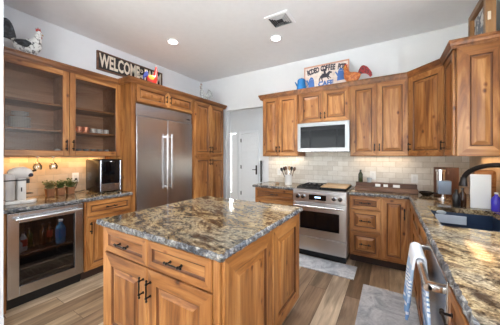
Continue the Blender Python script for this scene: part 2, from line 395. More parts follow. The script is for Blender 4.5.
def window(name, M, a0, a1, z0, z1, nv=1):
    f = MB(M)
    f.box(a0, a0+.05, -.05, .01, z0, z1); f.box(a1-.05, a1, -.05, .01, z0, z1); f.box(a0+.05, a1-.05, -.05, .01, z0, z0+.05); f.box(a0+.05, a1-.05, -.05, .01, z1-.05, z1)
    for k in range(1, nv): x = a0+(a1-a0)*k/nv; f.box(x-.03, x+.03, -.05, .01, z0+.05, z1-.05)
    o = struct(f.build(name, TRIM)); g = MB(M); g.box(a0+.05, a1-.05, -.024, -.018, z0+.05, z1-.05); g.build('pane', GLS, o); return o
window('window_1', FRt(XR+.06), .55, 2.0, 1.15, 2.3, 2)
window('window_2', FRt(XR+.06), -3.0, -1.2, .4, 2.6, 2)
window('window_3', FR((0, -4.05, 0), (1, 0, 0), (0, 1, 0)), -4.4, .4, 0, 2.65, 4)
window('window_4', FL(-6.55), -3.1, -.1, .5, 2.5, 2)
# hall behind the doorway
HX0, HY = -6.4, 5.9
m = MB(); m.box(HX0, -5.06, HY, HY+.12, 0, ZC); m.box(-4.10, -3.90, HY, HY+.12, 0, ZC); m.box(-3.06, -.9, HY, HY+.12, 0, ZC)
m.box(-5.06, -4.10, HY, HY+.12, 2.10, ZC); m.box(-3.90, -3.06, HY, HY+.12, 2.08, ZC)
slab('wall_hall_back', m, WALL)
slab('wall_hall_right', MB().box(-.9, -.78, YB+.12, 7.4, 0, ZC), WALL)
slab('wall_hall_jut', MB().box(-2.74, -.91, 4.9, 5.02, 0, ZC), WALL)
slab('wall_hall_left', MB().box(HX0-.1, HX0, .56, 7.4, 0, ZC), WALL)
slab('wall_closet', MB().box(-4.1, -.9, 6.9, 7.0, 0, ZC), WALL)
m = MB()
for x0, x1, zt in ((-3.90, -3.06, 2.08), (-5.06, -4.10, 2.10)):
    m.box(x0-.07, x0, HY-.018, HY, 0, zt+.07); m.box(x1, x1+.06, HY-.018, HY, 0, zt+.07); m.box(x0, x1, HY-.018, HY, zt, zt+.07)
slab('trim_1', m, TRIM)
PROF_BASE = [(0, 0), (.016, 0), (.016, .085), (.010, .10), (0, .10)]
slab('baseboard_stub', MB().box(-2.6199, -2.604, .356, .532, 0, .10, .003), TRIM)
slab('baseboard_back', MB().sweep([(DX0, YB), (-2.90, YB)][::-1], PROF_BASE), TRIM)
# six panel hall door, ajar
th = math.radians(20.4); MD = FR((-3.89, HY-.03, 0), (math.cos(th), -math.sin(th), 0), (-math.sin(th), -math.cos(th), 0))
m = MB(MD); m.box(0, .80, -.038, 0, .01, 2.05)
for a0 in (.10, .44):
    for z0, z1 in ((.15, .80), (.92, 1.55), (1.67, 1.95)): m.rings(a0, a0+.26, z0, z1, [(0, .0, (0, 0)), (0, .004, (0, 0)), (.02, .0005, (0, 0)), (.05, .005, (0, 0))])
hd = struct(m.build('door_1', TRIM))
m = MB(MD)
for z in (.25, 1.05, 1.86): m.box(-.022, .012, -.002, .012, z-.055, z+.055)
m.build('hinge', BLK, hd)
m = MB(MD); m.box(.70, .76, 0, .012, .86, 1.12, .004); m.tube([(.73, .012, 1.0), (.73, .055, 1.0)], .011, 8); m.tube([(.73, .055, 1.0), (.62, .058, .995)], .009, 8); m.build('door_handle', BLK, hd)
# glazed entry door
ME = FB(HY+.03); m = MB(ME)
m.box(-5.05, -4.95, -.04, 0, 0, 2.09); m.box(-4.28, -4.11, -.04, 0, 0, 2.09); m.box(-4.95, -4.28, -.04, 0, 0, .22); m.box(-4.95, -4.28, -.04, 0, 2.04, 2.09)
for z in (.62, 1.0, 1.4, 1.7): m.box(-4.95, -4.28, -.03, -.01, z-.012, z+.012)
gd = struct(m.build('door_2', TRIM)); MB(ME).box(-4.95, -4.28, -.022, -.018, .22, 2.04).build('pane', GLS, gd)

# backsplash
bs = slab('wall_tiles_back', MB().box(-1.885, XR-.011, YB-.010, YB, .9155, 1.52), TB)
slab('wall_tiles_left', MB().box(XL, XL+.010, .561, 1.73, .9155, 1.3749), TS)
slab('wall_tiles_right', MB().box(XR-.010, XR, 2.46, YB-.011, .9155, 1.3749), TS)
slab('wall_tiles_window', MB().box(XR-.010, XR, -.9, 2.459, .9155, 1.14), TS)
# ground outside
slab('ground', MB().box(-30, 30, -30, -4.2, -.2, -.12), plain('patio_ground', srgb(170, 160, 146), 0.9))

# ---------------------------------------------------------------- worktops
def edge(m, path, z0=.875, z1=.915, mi=1, seed=1, inset=.03):
    rnd = random.Random(seed); P = [V(p) for p in path]; pts = []
    for i in range(len(P)-1):
        d = P[i+1]-P[i]; n = max(1, int(d.length/.016)); nn = V((d.y, -d.x)).normalized()
        for k in range(n+(1 if i == len(P)-2 else 0)):
            q = P[i]+d*(k/n); o = nn.copy()
            if k == 0 and i > 0:
                d0 = P[i]-P[i-1]; n0 = V((d0.y, -d0.x)).normalized(); o = (n0+nn).normalized(); o /= o.dot(nn)
            pts.append((q, o))
    sec = [(-inset, z1), (-.010, z1-.0005), (-.003, z1-.007), (.002, z1-.016), (.001, z0+.012), (-.005, z0+.003), (-inset, z0)]
    k = len(sec); vs = []
    for q, o in pts:
        for j, (a, z) in enumerate(sec):
            if 0 < j < k-1: a += rnd.uniform(-.005, .0045); z += rnd.uniform(-.0025, .001) if j == 1 else rnd.uniform(-.003, .003)
            vs.append((q.x+o.x*a, q.y+o.y*a, z))
    fs = [[i*k+j, i*k+j+1, (i+1)*k+j+1, (i+1)*k+j] for i in range(len(pts)-1) for j in range(k-1)]
    m.add(vs, [f for q, f in enumerate(fs) if q % (k-1) == 0], 0); m.add(vs, [f for q, f in enumerate(fs) if q % (k-1)], mi)
I = .03
m = MB(); m.box(-1.83+I, -.668-I, .842+I, 2.02-I, .875, .915)
edge(m, [(-.668, .842), (-.668, 2.02), (-1.83, 2.02), (-1.83, .842), (-.668, .842)], seed=3)
tag(m.build('worktop', [GR, GRE], org=(-1.25, 1.43, .875)), 'brown and gold granite slab with chiseled edge on the square island', 'countertop')
m = MB(); m.box(XL+.011, -2.825-I, .565, 1.73, .875, .915); edge(m, [(-2.825, .565), (-2.825, 1.73)], seed=5)
tag(m.build('worktop', [GR, GRE], org=(-3.2, 1.1, .875)), 'granite worktop over the beverage fridge on the left wall', 'countertop')
m = MB(); m.box(-1.905+I, -1.152, 3.20+I, YB-.011, .875, .915); edge(m, [(-1.905, YB-.011), (-1.905, 3.20), (-1.152, 3.20)], seed=7)
m.box(-1.905+I, -1.152, 3.2, 3.2, .875, .915) if False else None
tag(m.build('worktop', [GR, GRE], org=(-1.5, 3.5, .875)), 'short granite worktop left of the range, holding the utensil crock', 'countertop')
SX0, SX1, SY0, SY1 = .300, .735, 1.97, 2.68
m = MB(); m.box(-.448, XR-.011, 3.20+I, YB-.011, .875, .915)
m.box(.2+I, SX0, -.9, 3.20+I, .875, .915); m.box(SX1, XR-.011, -.9, 3.20+I, .875, .915)
m.box(SX0, SX1, -.9, SY0, .875, .915); m.box(SX0, SX1, SY1, 3.20+I, .875, .915)
edge(m, [(-.448, 3.20), (.2, 3.20), (.2, -.9)], seed=9)
tag(m.build('worktop', [GR, GRE], org=(.5, 1.5, .875)), 'L-shaped golden granite worktop running right of the range and around the sink', 'countertop')

# ---------------------------------------------------------------- island
t = thing('kitchen_island', 'honey knotty wood square island with two drawers and two doors facing front', 'kitchen island', (-1.25, 1.43, 0))
MI = FB(.885)
m = MB(); m.box(-1.79, -.708, .885, 1.98, .10, .8745); m.build('body', [WZ], t)
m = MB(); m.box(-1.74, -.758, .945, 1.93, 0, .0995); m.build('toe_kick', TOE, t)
MR = FR((-.708, 0, 0), (0, 1, 0), (1, 0, 0))
# face corner posts
m = MB(); m.box(-1.792, -1.752, .872, .8845, .10, .8745, .002); m.build('corner_post', WZ, t)
m = MB(); m.box(-.745, -.706, .872, .8845, .10, .8745, .002); m.build('corner_post', WZ, t)
am = -1.262
for a0, a1 in ((-1.75, am-.003), (am+.003, -.747)):
    door(MI, a0, a1, .70, .865, t, 'drawer', .045, False, ((a0+a1)/2, .783, False, .13))
door(MI, -1.75, am-.003, .115, .69, t, 'door', .085, True, (am-.035, .575, True, .12))
door(MI, am+.003, -.747, .115, .69, t, 'door', .085, True, (am+.035, .575, True, .12))
for a0, a1 in ((.889, 1.43), (1.436, 1.976)): door(MR, a0, a1, .115, .865, t, 'side_panel', .09, True, b0=0.0005, th=.02)
ML = FR((-1.79, 0, 0), (0, 1, 0), (-1, 0, 0))
for a0, a1 in ((.889, 1.43), (1.436, 1.976)): door(ML, a0, a1, .115, .865, t, 'side_panel', .09, True, b0=0.0005, th=.02)

# ---------------------------------------------------------------- left wall: base, uppers, fridge, pantry
XF = -2.86
t = thing('base_cabinet', 'orange-brown base cabinet between beverage fridge and tall refrigerator', 'cabinet', (-3.2, 1.46, 0))
M = FL(XF); carcass(M, 1.195, 1.728, 0, .8745, .66, t)
door(M, 1.215, 1.715, .705, .865, t, 'drawer', .045, False, (1.465, .785, False, .12))
door(M, 1.215, 1.715, .115, .695, t, 'door', .065, True, (1.25, .58, True, .12))
# beverage fridge
t = thing('beverage_fridge', 'stainless beverage fridge with dark glass door under the left worktop', 'fridge', (-3.2, .88, 0))
a0, a1 = .60, 1.178
m = MB(M); m.box(a0-.03, a0-.002, -.64, -.0, .0, .8745); tag(m.build('filler_panel', WZ, org=(-3.2, .58, 0)), 'narrow wooden filler strip between the white wall end and beverage fridge', 'filler panel')
m = MB(M)
m.box(a0, a0+.03, -.62, -.03, .10, .87); m.box(a1-.03, a1, -.62, -.03, .10, .87); m.box(a0+.03, a1-.03, -.62, -.03, .10, .13)
m.box(a0+.03, a1-.03, -.62, -.03, .84, .87); m.box(a0+.03, a1-.03, -.62, -.59, .13, .84); m.build('body', BLKP, t)
m = MB(M); m.box(a0, a1, -.62, -.05, 0, .099); m.build('toe_kick', BLKP, t)
f = MB(M); fw = .075
f.box(a0, a0+fw, -.029, .022, .115, .868, .003); f.box(a1-fw, a1, -.029, .022, .115, .868, .003)
f.box(a0+fw, a1-fw, -.029, .022, .115, .20, .003); f.box(a0+fw, a1-fw, -.029, .022, .775, .868, .003)
dr = f.build('door', STY, t)
m = MB(M); m.box(a0+fw, a1-fw, .000, .005, .20, .775); m.build('glass_pane', SMOKE, dr)
m = MB(M); m.tube([(a0+.04, .072, .815), (a1-.03, .072, .815)], .0135, 12)
for a in (a0+.07, a1-.06): m.tube([(a, .02, .815), (a, .072, .815)], .010, 10)
m.build('handle', STV, dr, True)
shelves = []
for z in (.46, .33, .22):
    m = MB(M); m.box(a0+.032, a1-.032, -.06, -.045, z-.008, z+.008)
    for k in range(12): a = a0+.05+k*(a1-a0-.1)/11; m.tube([(a, -.58, z), (a, -.05, z)], .0025, 6)
    m.build('wire_shelf', STY, t)
lf = area('fridge_fill', (-3.1, .89, .835), (0, 0, 0), .3, .4, 1.3, (1, .95, .88))  # added fill inside the fridge so the bottles show through the glass
# bottles in the beverage fridge
def bottle(loc, h, r, mats, label, name='bottle', cat='bottle', group=None, cap=True, lab=(.25, .62)):
    t = thing(name, label, cat, loc, group); m = MB()
    pr = [(r*.9, 0), (r, .01), (r, h*.62), (r*.85, h*.70), (r*.38, h*.82), (r*.36, h*.93)]
    m.lathe(loc, pr, 16); m.build('glass_body', mats[0], t, True)
    if mats[1]: m = MB(); m.lathe(loc, [(r*1.02, h*lab[0]), (r*1.02, h*lab[1])], 16); m.build('paper_label', mats[1], t, True)
    if cap: m = MB(); m.lathe(loc, [(r*.44, h*.92), (r*.44, h)], 12); m.build('cap', mats[2], t, True)
    return t
PETB = plain('blue_water_plastic', srgb(70, 140, 185), 0.2); LBLU = plain('blue_label', srgb(30, 120, 190), 0.4); WCAP = plain('white_cap', srgb(235, 235, 235), 0.4)
OLIV = plain('olive_glass', srgb(46, 54, 20), 0.12); BRNG = plain('brown_glass', srgb(60, 34, 18), 0.12); REDL = plain('red_label', srgb(150, 40, 30), 0.4)
bottle((-2.96, 1.02, .469), .24, .042, (PETB, LBLU, WCAP), 'large water bottle with blue label inside the beverage fridge')
bottle((-3.00, .74, .469), .18, .03, (plain('clear_bottle', srgb(160, 165, 165), .15), REDL, CHR), 'small bottle with red label at centre of the beverage fridge shelf')
bottle((-2.96, .70, .469), .13, .026, (plain('clear_bottle', srgb(170, 175, 175), .15), None, CHR), 'unlabelled short bottle toward the left of the beverage fridge shelf')
bottle((-3.04, .90, .469), .21, .030, (BRNG, None, BLK), 'brown bottle behind glass beside the large water bottle')

bottle((-3.06, .80, .469), .19, .027, (OLIV, None, BLK), 'green-black bottle behind the small red-labelled one in beverage fridge')
bottle((-3.10, .97, .469), .20, .028, (BRNG, REDL, BLK), 'dark bottle with red label behind the large water bottle')
# glass-front wall cabinet
XU = -3.12
t = thing('glass_wall_cabinet', 'warm wooden wall cabinet with two ribbed glass doors on the left wall', 'cabinet', (-3.33, 1.14, 1.375))
M = FL(XU); D = .408; A0, A1, AM = .575, 1.728, 1.150
m = MB(M)
m.box(A0, A0+.018, -D, 0, 1.375, 2.34); m.box(A1-.018, A1, -D, 0, 1.375, 2.34); m.box(A0+.018, A1-.018, -D, 0, 1.375, 1.395); m.box(A0+.018, A1-.018, -D, 0, 2.32, 2.34)
m.box(A0+.018, A1-.018, -D, -D+.01, 1.395, 2.32); m.box(AM-.01, AM+.01, -D+.01, 0, 1.395, 2.32)
m.build('body', [INNER], t)
for z in (1.645, 1.93):
    for p, q in ((A0+.02, AM-.012), (AM+.012, A1-.02)): MB(M).box(p, q, -D+.012, -.02, z, z+.022).build('shelf', WY, t)
for i, (p, q) in enumerate(((A0+.003, AM-.002), (AM+.002, A1-.003))):
    f = MB(M); fw = .058
    z0, z1 = 1.378, 2.335
    f.box(p, p+fw, .001, .022, z0, z1, .002, 0); f.box(q-fw, q, .001, .022, z0, z1, .002, 0)
    f.box(p+fw, q-fw, .001, .022, z0, z0+fw, .002, 1); f.box(p+fw, q-fw, .001, .022, z1-fw, z1, .002, 1)
    g0 = .006
    f.rings(p+fw, q-fw, z0+fw, z1-fw, [(0, .012, (2, 2)), (.005, .008, (2, 2))], cap=False)
    dd = f.build('door', [WZ, WY, GLZ], t)
    MB(M).box(p+fw-.003, q-fw+.003, .006, .009, z0+fw-.003, z1-fw+.003).build('glass_pane', REED, dd)
    a = q-.03 if i == 0 else p+.03; pull(M, a, 1.50, .11, True, dd)
def crown(name, path):
    pf = [(0.0, 2.3405), (0, 2.33), (.012, 2.325), (.014, 2.345), (.022, 2.352), (.028, 2.375), (.034, 2.38), (.034, 2.40), (0, 2.40)]
    pf = [(a+.0235, z) for a, z in pf[1:]]; pf = [(.0235, 2.33)]+pf[1:]
    return MB().sweep(path, pf).build(name, [CRW])
cl = tag(crown('crown_moulding', [(XU, .575), (XU, 1.73), (XF, 1.73), (XF, 3.655), (XL+.01, 3.655)]), 'stepped wooden crown moulding above the left wall cabinets and refrigerator', 'moulding')
for x0, x1, y0, y1 in ((XL+.005, XU+.0235, .575, 1.729), (XL+.005, XF+.0235, 1.731, 3.655)): MB().box(x0, x1, y0, y1, 2.341, 2.392).build('top_board', WY, cl)

# refrigerator surround + refrigerator
t = thing('refrigerator_surround', 'tall wooden surround with two small doors above the steel refrigerator', 'cabinet', (-3.2, 2.3, 0))
M = FL(XF); FY0, FY1 = 1.797, 2.797
m = MB(M); m.box(1.732, 1.79, -.66, 0, 0, 2.34, .001); m.build('side_panel', [WZ], t)
m = MB(M); m.box(2.803, 2.838, -.66, 0, 0, 2.34); m.build('side_panel', [WZ], t)
m = MB(M); m.box(1.791, 2.802, -.66, 0, 2.095, 2.34); m.build('body', [WY], t)
fm = 2.295
door(M, 1.797, fm-.002, 2.103, 2.33, t, 'door', .05, True, (fm-.035, 2.215, True, .09))
door(M, fm+.002, 2.797, 2.103, 2.33, t, 'door', .05, True, (fm+.035, 2.215, True, .09))
t = thing('refrigerator', 'large built-in stainless refrigerator with two doors and long bar handles', 'refrigerator', (-3.2, 2.3, 0))
m = MB(M); m.box(FY0, FY1, -.64, -.035, .02, 2.085); m.build('body', BLKP, t)
m = MB(M); m.box(FY0+.002, FY1-.002, -.034, -.004, 1.925, 2.083, .003)
gp = m.build('grille_panel', STY, t)
m = MB(M); m.box(FY1-.11, FY1-.04, -.0035, -.002, 1.975, 1.99); m.build('badge', BLKP, gp)
fs = 2.295
for i, (p, q) in enumerate(((FY0+.002, fs-.002), (fs+.002, FY1-.002))):
    dd = MB(M).box(p, q, -.034, .012, .13, 1.918, .004).build('door', STY, t)
    a = fs-.035 if i == 0 else fs+.04
    h = MB(M); h.box(a-.013, a+.013, .055, .072, .89, 1.71, .005); h.box(a-.011, a+.011, .011, .056, .915, .945, .002); h.box(a-.011, a+.011, .011, .056, 1.65, 1.68, .002)
    h.build('handle', STV, dd)
MB(M).box(FY0+.002, FY1-.002, -.034, -.01, .02, .125).build('toe_kick', STY, t)
t = thing('pantry_cabinet', 'tall wooden pantry with four doors right of the refrigerator', 'cabinet', (-3.2, 3.25, 0))
carcass(M, 2.84, 3.65, 0, 2.34, .66, t)
pm = 3.25
for z0, z1, hz in ((1.39, 2.33, 1.50), (.115, 1.365, 1.27)):
    door(M, 2.855, pm-.002, z0, z1, t, 'door', .06, True, (pm-.03, hz, True, .10)); door(M, pm+.002, 3.635, z0, z1, t, 'door', .06, True, (pm+.03, hz, True, .10))

# ---------------------------------------------------------------- back wall uppers
YU = 3.425; DU = .32; M = FB(YU)
def upper(a0, a1, z0, label, am, hz, fw=.055):
    t = thing('wall_cabinet', label, 'cabinet', ((a0+a1)/2, YU+.16, z0)); carcass(M, a0, a1, z0, 2.34, DU, t, False)
    door(M, a0+.012, am-.002, z0+.008, 2.33, t, 'door', fw, True, (am-.028, hz, True, .085)); door(M, am+.002, a1-.012, z0+.008, 2.33, t, 'door', fw, True, (am+.028, hz, True, .085)); return t
t = upper(-1.83, -1.196, 1.375, 'knotty wall cabinet left of the microwave, nearest the doorway', -1.535, 1.49)
upper(-1.194, -.462, 1.872, 'short two-door wall cabinet directly above the microwave', -.826, 1.97)
upper(-.460, .21, 1.375, 'wide two-door wall cabinet right of the microwave', -.135, 1.49)
# diagonal corner cabinet
YD = 3.10; XD = .51
t = thing('corner_wall_cabinet', 'diagonal single-door corner wall cabinet where back and right walls meet', 'cabinet', (.6, 3.5, 1.375))
m = MB(); poly = [(.2115, YB-.015), (.2115, YU), (XD, YD+.0015), (XR-.013, YD+.0015), (XR-.013, YB-.015)]
n = 5; m.add([(p[0], p[1], 1.375) for p in poly]+[(p[0], p[1], 2.34) for p in poly], [list(range(5)), list(range(5, 10))]+[[i, (i+1) % 5, 5+(i+1) % 5, 5+i] for i in range(5)]); m.build('body', [WZ], t)
u = V((XD-.2115, YD-YU, 0)); L = u.length; u.normalize(); MDg = FR((.2115, YU, 0), u, (u.y, -u.x, 0))
door(MDg, .010, L-.012, 1.383, 2.33, t, 'door', .06, True, (.035, 1.49, True, .085))
# right run
t = thing('wall_cabinet', 'wall cabinet on the right wall with its broad paneled end facing the room', 'cabinet', (.67, 2.9, 1.375))
M = FRt(XD); m = MB(M); m.box(2.70, YD, -.317, 0, 1.375, 2.34); m.build('body', [WZ], t)
door(M, 2.712, YD-.012, 1.383, 2.33, t, 'door', .055, True, (YD-.04, 1.49, True, .085))
door(FB(2.70), XD+.002, XR-.014, 1.376, 2.335, t, 'end_panel', .086, True, b0=.0005, th=.018)
cb_ = tag(crown('crown_moulding', [(-1.83, YB-.01), (-1.83, YU), (.2115, YU), (XD, YD), (XD, 2.70-.002), (XR-.012, 2.70-.002)]), 'long wooden crown moulding above the back wall and right wall cabinets', 'moulding')
m = MB(); k = .0235
poly = [(-1.83-k, YB-.01), (-1.83-k, YU-k), (.20, YU-k), (XD-k, YD-.01), (XD-k, 2.70-k), (XR-.013, 2.70-k), (XR-.013, YB-.01)]; n = len(poly)
m.add([(p[0], p[1], 2.341) for p in poly]+[(p[0], p[1], 2.392) for p in poly], [list(range(n)), list(range(n, 2*n))]+[[i, (i+1) % n, n+(i+1) % n, n+i] for i in range(n)])
m.build('top_board', WX, cb_)

# ---------------------------------------------------------------- back base cabinets
YF = 3.235; M = FB(YF)
t = thing('base_cabinet', 'small base cabinet left of the range, beside the doorway', 'cabinet', (-1.5, 3.5, 0))
carcass(M, -1.87, -1.155, 0, .8745, .51, t)
door(M, -1.855, -1.17, .705, .865, t, 'drawer', .045, False, (-1.51, .785, False, .12))
door(M, -1.855, -1.17, .415, .695, t, 'drawer', .05, True, (-1.51, .56, False, .12)); door(M, -1.855, -1.17, .115, .405, t, 'drawer', .05, True, (-1.51, .26, False, .12))
t = thing('base_cabinet', 'base cabinet right of the range with three drawers beside a tall door', 'cabinet', (-.12, 3.5, 0))
carcass(M, -.445, .218, 0, .8745, .51, t)
dm = -.085
for z0, z1, r in ((.705, .865, False), (.425, .695, True), (.115, .415, True)): door(M, -.432, dm-.004, z0, z1, t, 'drawer', .05, r, ((-.432+dm)/2, (z0+z1)/2, False, .12))
door(M, dm+.004, .175, .115, .865, t, 'door', .055, True, (.152, .70, True, .12))
# right run base cabinets
XB = .222; M = FRt(XB)
t = thing('sink_base_cabinet', 'base cabinet under the sink on the right, partly behind hanging towel', 'cabinet', (.5, 2.5, 0))
m = MB(M)
m.box(1.81, 3.22, -.10, 0, .10, .8745); m.box(1.81, 1.83, -.60, -.10, .10, .8745); m.box(1.83, 3.22, -.60, -.10, .10, .12); m.box(2.70, 3.22, -.60, -.10, .12, .8745)
m.build('body', wmats(M), t); MB(M).box(1.81, 3.22, -.60, -.06, 0, .0995).build('toe_kick', TOE, t)
for p, q, hh in ((1.825, 2.30, 2.27), (2.306, 2.78, 2.34)):
    door(M, p, q, .705, .865, t, 'false_drawer_front', .045, False); door(M, p, q, .115, .695, t, 'door', .06, True, (hh, .60, True, .12))
door(M, 2.786, 3.19, .115, .865, t, 'door', .06, True)
t = thing('base_cabinet', 'near base cabinet right of the dishwasher, black pull on its drawer', 'cabinet', (.5, .4, 0))
carcass(M, -.88, 1.19, 0, .8745, .60, t)
for p, q in ((.68, 1.18), (.17, .67), (-.35, .16), (-.87, -.36)):
    door(M, p, q, .705, .865, t, 'drawer', .045, False, ((p+q)/2+.14 if p > .6 else (p+q)/2, .785, False, .12)); door(M, p, q, .115, .695, t, 'door', .06, True, (p+.04, .60, True, .12))

# ---------------------------------------------------------------- dishwasher
t = thing('dishwasher', 'stainless dishwasher under the right worktop with a striped towel over its handle', 'dishwasher', (.5, 1.5, 0))
MB(M).box(1.20, 1.80, -.58, 0, .10, .87).build('body', BLKP, t); MB(M).box(1.20, 1.80, -.58, -.06, 0, .099).build('toe_kick', BLKP, t)
dd = MB(M).box(1.203, 1.797, .001, .024, .11, .868, .004).build('door', STY, t)
h = MB(M); HZ = .815
h.tube([(1.225, .082, HZ), (1.785, .082, HZ)], .016, 14)
for a in (1.245, 1.765): h.box(a-.02, a+.02, .022, .084, HZ-.012, HZ+.016, .004)
h.build('handle', STV, dd, True)

def towel(y0, y1, zf, zb, label, seed, skew=0, out=.03):
    """drapes over the dishwasher bar; world coords"""
    X0 = XB-.082; R = .025; rnd = random.Random(seed); m = MB()
    path = []
    nb = 16
    for k in range(nb+1): z = zb+(HZ-zb)*k/nb; path.append((X0+R*.9, z))
    for k in range(1, 8): a = PI*k/8; path.append((X0+R*math.cos(a), HZ+R*math.sin(a)))
    for k in range(22): z = HZ-(HZ-zf)*k/21; path.append((X0-R-out*(k/21), z))
    ny = 18; vs = []; ph = rnd.uniform(0, 6)
    for i, (x, z) in enumerate(path):
        d = abs(HZ-z)/(HZ-zf); sh = 1-.04*min(1, d*1.4)
        for j in range(ny+1):
            s = j/ny; yy = (y0+y1)/2+(y1-y0)*(s-.5)*sh
            if i <= nb: yy -= skew*(1-i/nb)**.8
            wv = .005*min(1, d*3)*math.sin(s*13+ph+z*3)
            f = 1 if i > nb+3 else .35
            vs.append((x-(abs(wv) if f < 1 else wv)*f, yy, z-(.008*math.sin(s*5+ph)*d)))
    fs = [[i*(ny+1)+j, i*(ny+1)+j+1, (i+1)*(ny+1)+j+1, (i+1)*(ny+1)+j] for i in range(len(path)-1) for j in range(ny)]
    n = len(vs)
    m.add(vs, fs); o = m.build('dish_towel', TOW, None, True, org=(X0, (y0+y1)/2, HZ))
    s = o.modifiers.new('s', 'SOLIDIFY'); s.thickness = .012; s.offset = 0
    tag(o, label, 'towel')
def towelmat():
    m = N('striped_towel_cloth'); tc = m.n('ShaderNodeTexCoord'); sp = m.n('ShaderNodeSeparateXYZ'); m.l(tc.outputs['Object'], sp.inputs[0])
    # stripes by height below the bar
    q = m.n('ShaderNodeMath', operation='MULTIPLY'); m.l(sp.outputs[2], q.inputs[0]); q.inputs[1].default_value = -2.0
    wb, bl, lb = srgb(232, 236, 244), srgb(120, 158, 208), srgb(176, 198, 228)
    st = [(0, wb), (.10, lb), (.22, wb), (.25, bl), (.262, wb), (.285, bl), (.30, wb), (.32, bl), (.335, wb), (.36, bl), (.375, wb), (.40, lb), (.47, bl), (.57, wb), (.60, bl), (.70, lb), (.74, wb), (.78, bl), (.92, wb)]
    m.col(m.ramp(q.outputs[0], st, 'CONSTANT')); m.bump(m.noise(m.coord(), 220, 2), .25, .002)
    return m.set(0.9)
TOW = towelmat()
towel(1.50, 1.735, .48, .30, 'blue and white striped towel draped over the dishwasher handle', 2, .30)

# ---------------------------------------------------------------- range
t = thing('range', 'stainless gas range with four knobs and oven window on the back wall', 'oven range', (-.80, 3.4, 0))
RX0, RX1, RY = -1.148, -.452, 3.06; M = FB(RY)
MB(M).box(RX0, RX1, -.68, -.03, .10, .895).build('body', ST, t)
MB(M).box(RX0+.02, RX1-.02, -.60, -.07, 0, .099).build('toe_kick', BLKP, t)
m = MB(M); m.box(RX0, RX1, -.68, .012, .896, .922, .004); m.build('cooktop', ST, t)
m = MB(M); m.box(RX0+.02, RX1-.02, -.63, -.06, .9225, .928, .002); m.build('burner_tray', IRON, t)
for x0, x1 in ((RX0+.03, RX0+.345), (RX0+.352, RX1-.03)):
    g = MB(M)
    for k in range(5): a = x0+(x1-x0)*k/4; g.box(a-.005, a+.005, -.61, -.08, .940, .952)
    for b in (-.61, -.44, -.345, -.25, -.09): g.box(x0-.005, x1+.005, b-.005, b+.005, .938, .951)
    for a in (x0, x1):
        for b in (-.60, -.09): g.box(a-.006, a+.006, b-.006, b+.006, .928, .94)
    g.build('grate', IRON, t)
for x in (RX0+.11, RX0+.27, RX0+.43, RX0+.59):
    for b in (-.20, -.48): m = MB(M); m.lathe((x, b, .928), [(.045, 0), (.045, .004), (.03, .006), (.03, .010), (.0, .010)], 16); m.build('burner', BLKP, t)
m = MB(M); m.box(RX0, RX1, -.029, .020, .765, .895, .006); cp = m.build('control_panel', ST, t)
for x in (RX0+.075, RX0+.148, RX1-.148, RX1-.072):
    k = MB(M); k.tube([(x, .020, .829), (x, .028, .829)], .029, 20, 0); k.tube([(x, .028, .829), (x, .058, .829)], [.023, .020], 20, 1); k.box(x-.003, x+.003, .057, .061, .832, .848, 0, 0)
    k.build('knob', [CHR, GUN], cp, True)
m = MB(M); m.box(RX0+.225, RX1-.245, .020, .025, .792, .865, .002); dp = m.build('display', DGL, cp)
MB(M).box(RX0+.305, RX1-.315, .0255, .0262, .822, .842).build('digits', DISP, dp)
m = MB(M); m.box(RX0+.003, RX1-.003, -.029, .016, .298, .755, .005); dd = m.build('oven_door', ST, t)
MB(M).box(RX0+.10, RX1-.085, .0165, .019, .40, .64, .001).build('oven_window', DGL, dd)
m = MB(M); m.text('Kitchen', .02, FR((RX1-.11, RY-.018, .345), (1, 0, 0), (0, -1, 0)) @ Matrix.Rotation(PI/2, 4, 'X')) if False else None
h = MB(M); h.tube([(RX0+.03, .075, .712), (RX1-.03, .075, .712)], .014, 14)
for x in (RX0+.05, RX1-.05): h.box(x-.012, x+.012, .015, .078, .70, .724, .004)
h.build('handle', STV, dd, True)
MB(M).box(RX0+.003, RX1-.003, -.029, .014, .105, .288, .005).build('warming_drawer', ST, t)
m = MB(FB(RY)); m.box(-.80, -.475, -.55, -.10, .9525, .968, .004)
tag(m.build('cutting_board', BAMB, org=(-.64, 3.4, .9525)), 'pale wooden cutting board lying over the right burners', 'cutting board')

# microwave
t = thing('microwave', 'stainless over-range microwave with wide reflective glass window', 'microwave', (-.83, 3.55, 1.445))
MX0, MX1, MY = -1.193, -.463, 3.365; M = FB(MY)
MB(M).box(MX0, MX1, -.38, -.03, 1.447, 1.870).build('body', STV, t)
f = MB(M); z0, z1 = 1.452, 1.868
f.box(MX0, MX0+.045, -.029, .014, z0, z1, .003); f.box(MX1-.055, MX1, -.029, .014, z0, z1, .003); f.box(MX0+.045, MX1-.055, -.029, .014, z0, z0+.045, .003); f.box(MX0+.045, MX1-.055, -.029, .014, z1-.055, z1, .003)
dd = f.build('door', steel('microwave_steel', 'x', (.34, .35, .37, 1), .34), t)
MB(M).box(MX0+.045, MX1-.055, -.028, .010, z0+.045, z1-.055).build('door_window', DGL, dd)
m = MB(M); m.box(MX0+.02, MX1-.02, -.32, -.04, 1.440, 1.4465); m.build('vent_grille', BLKP, t)

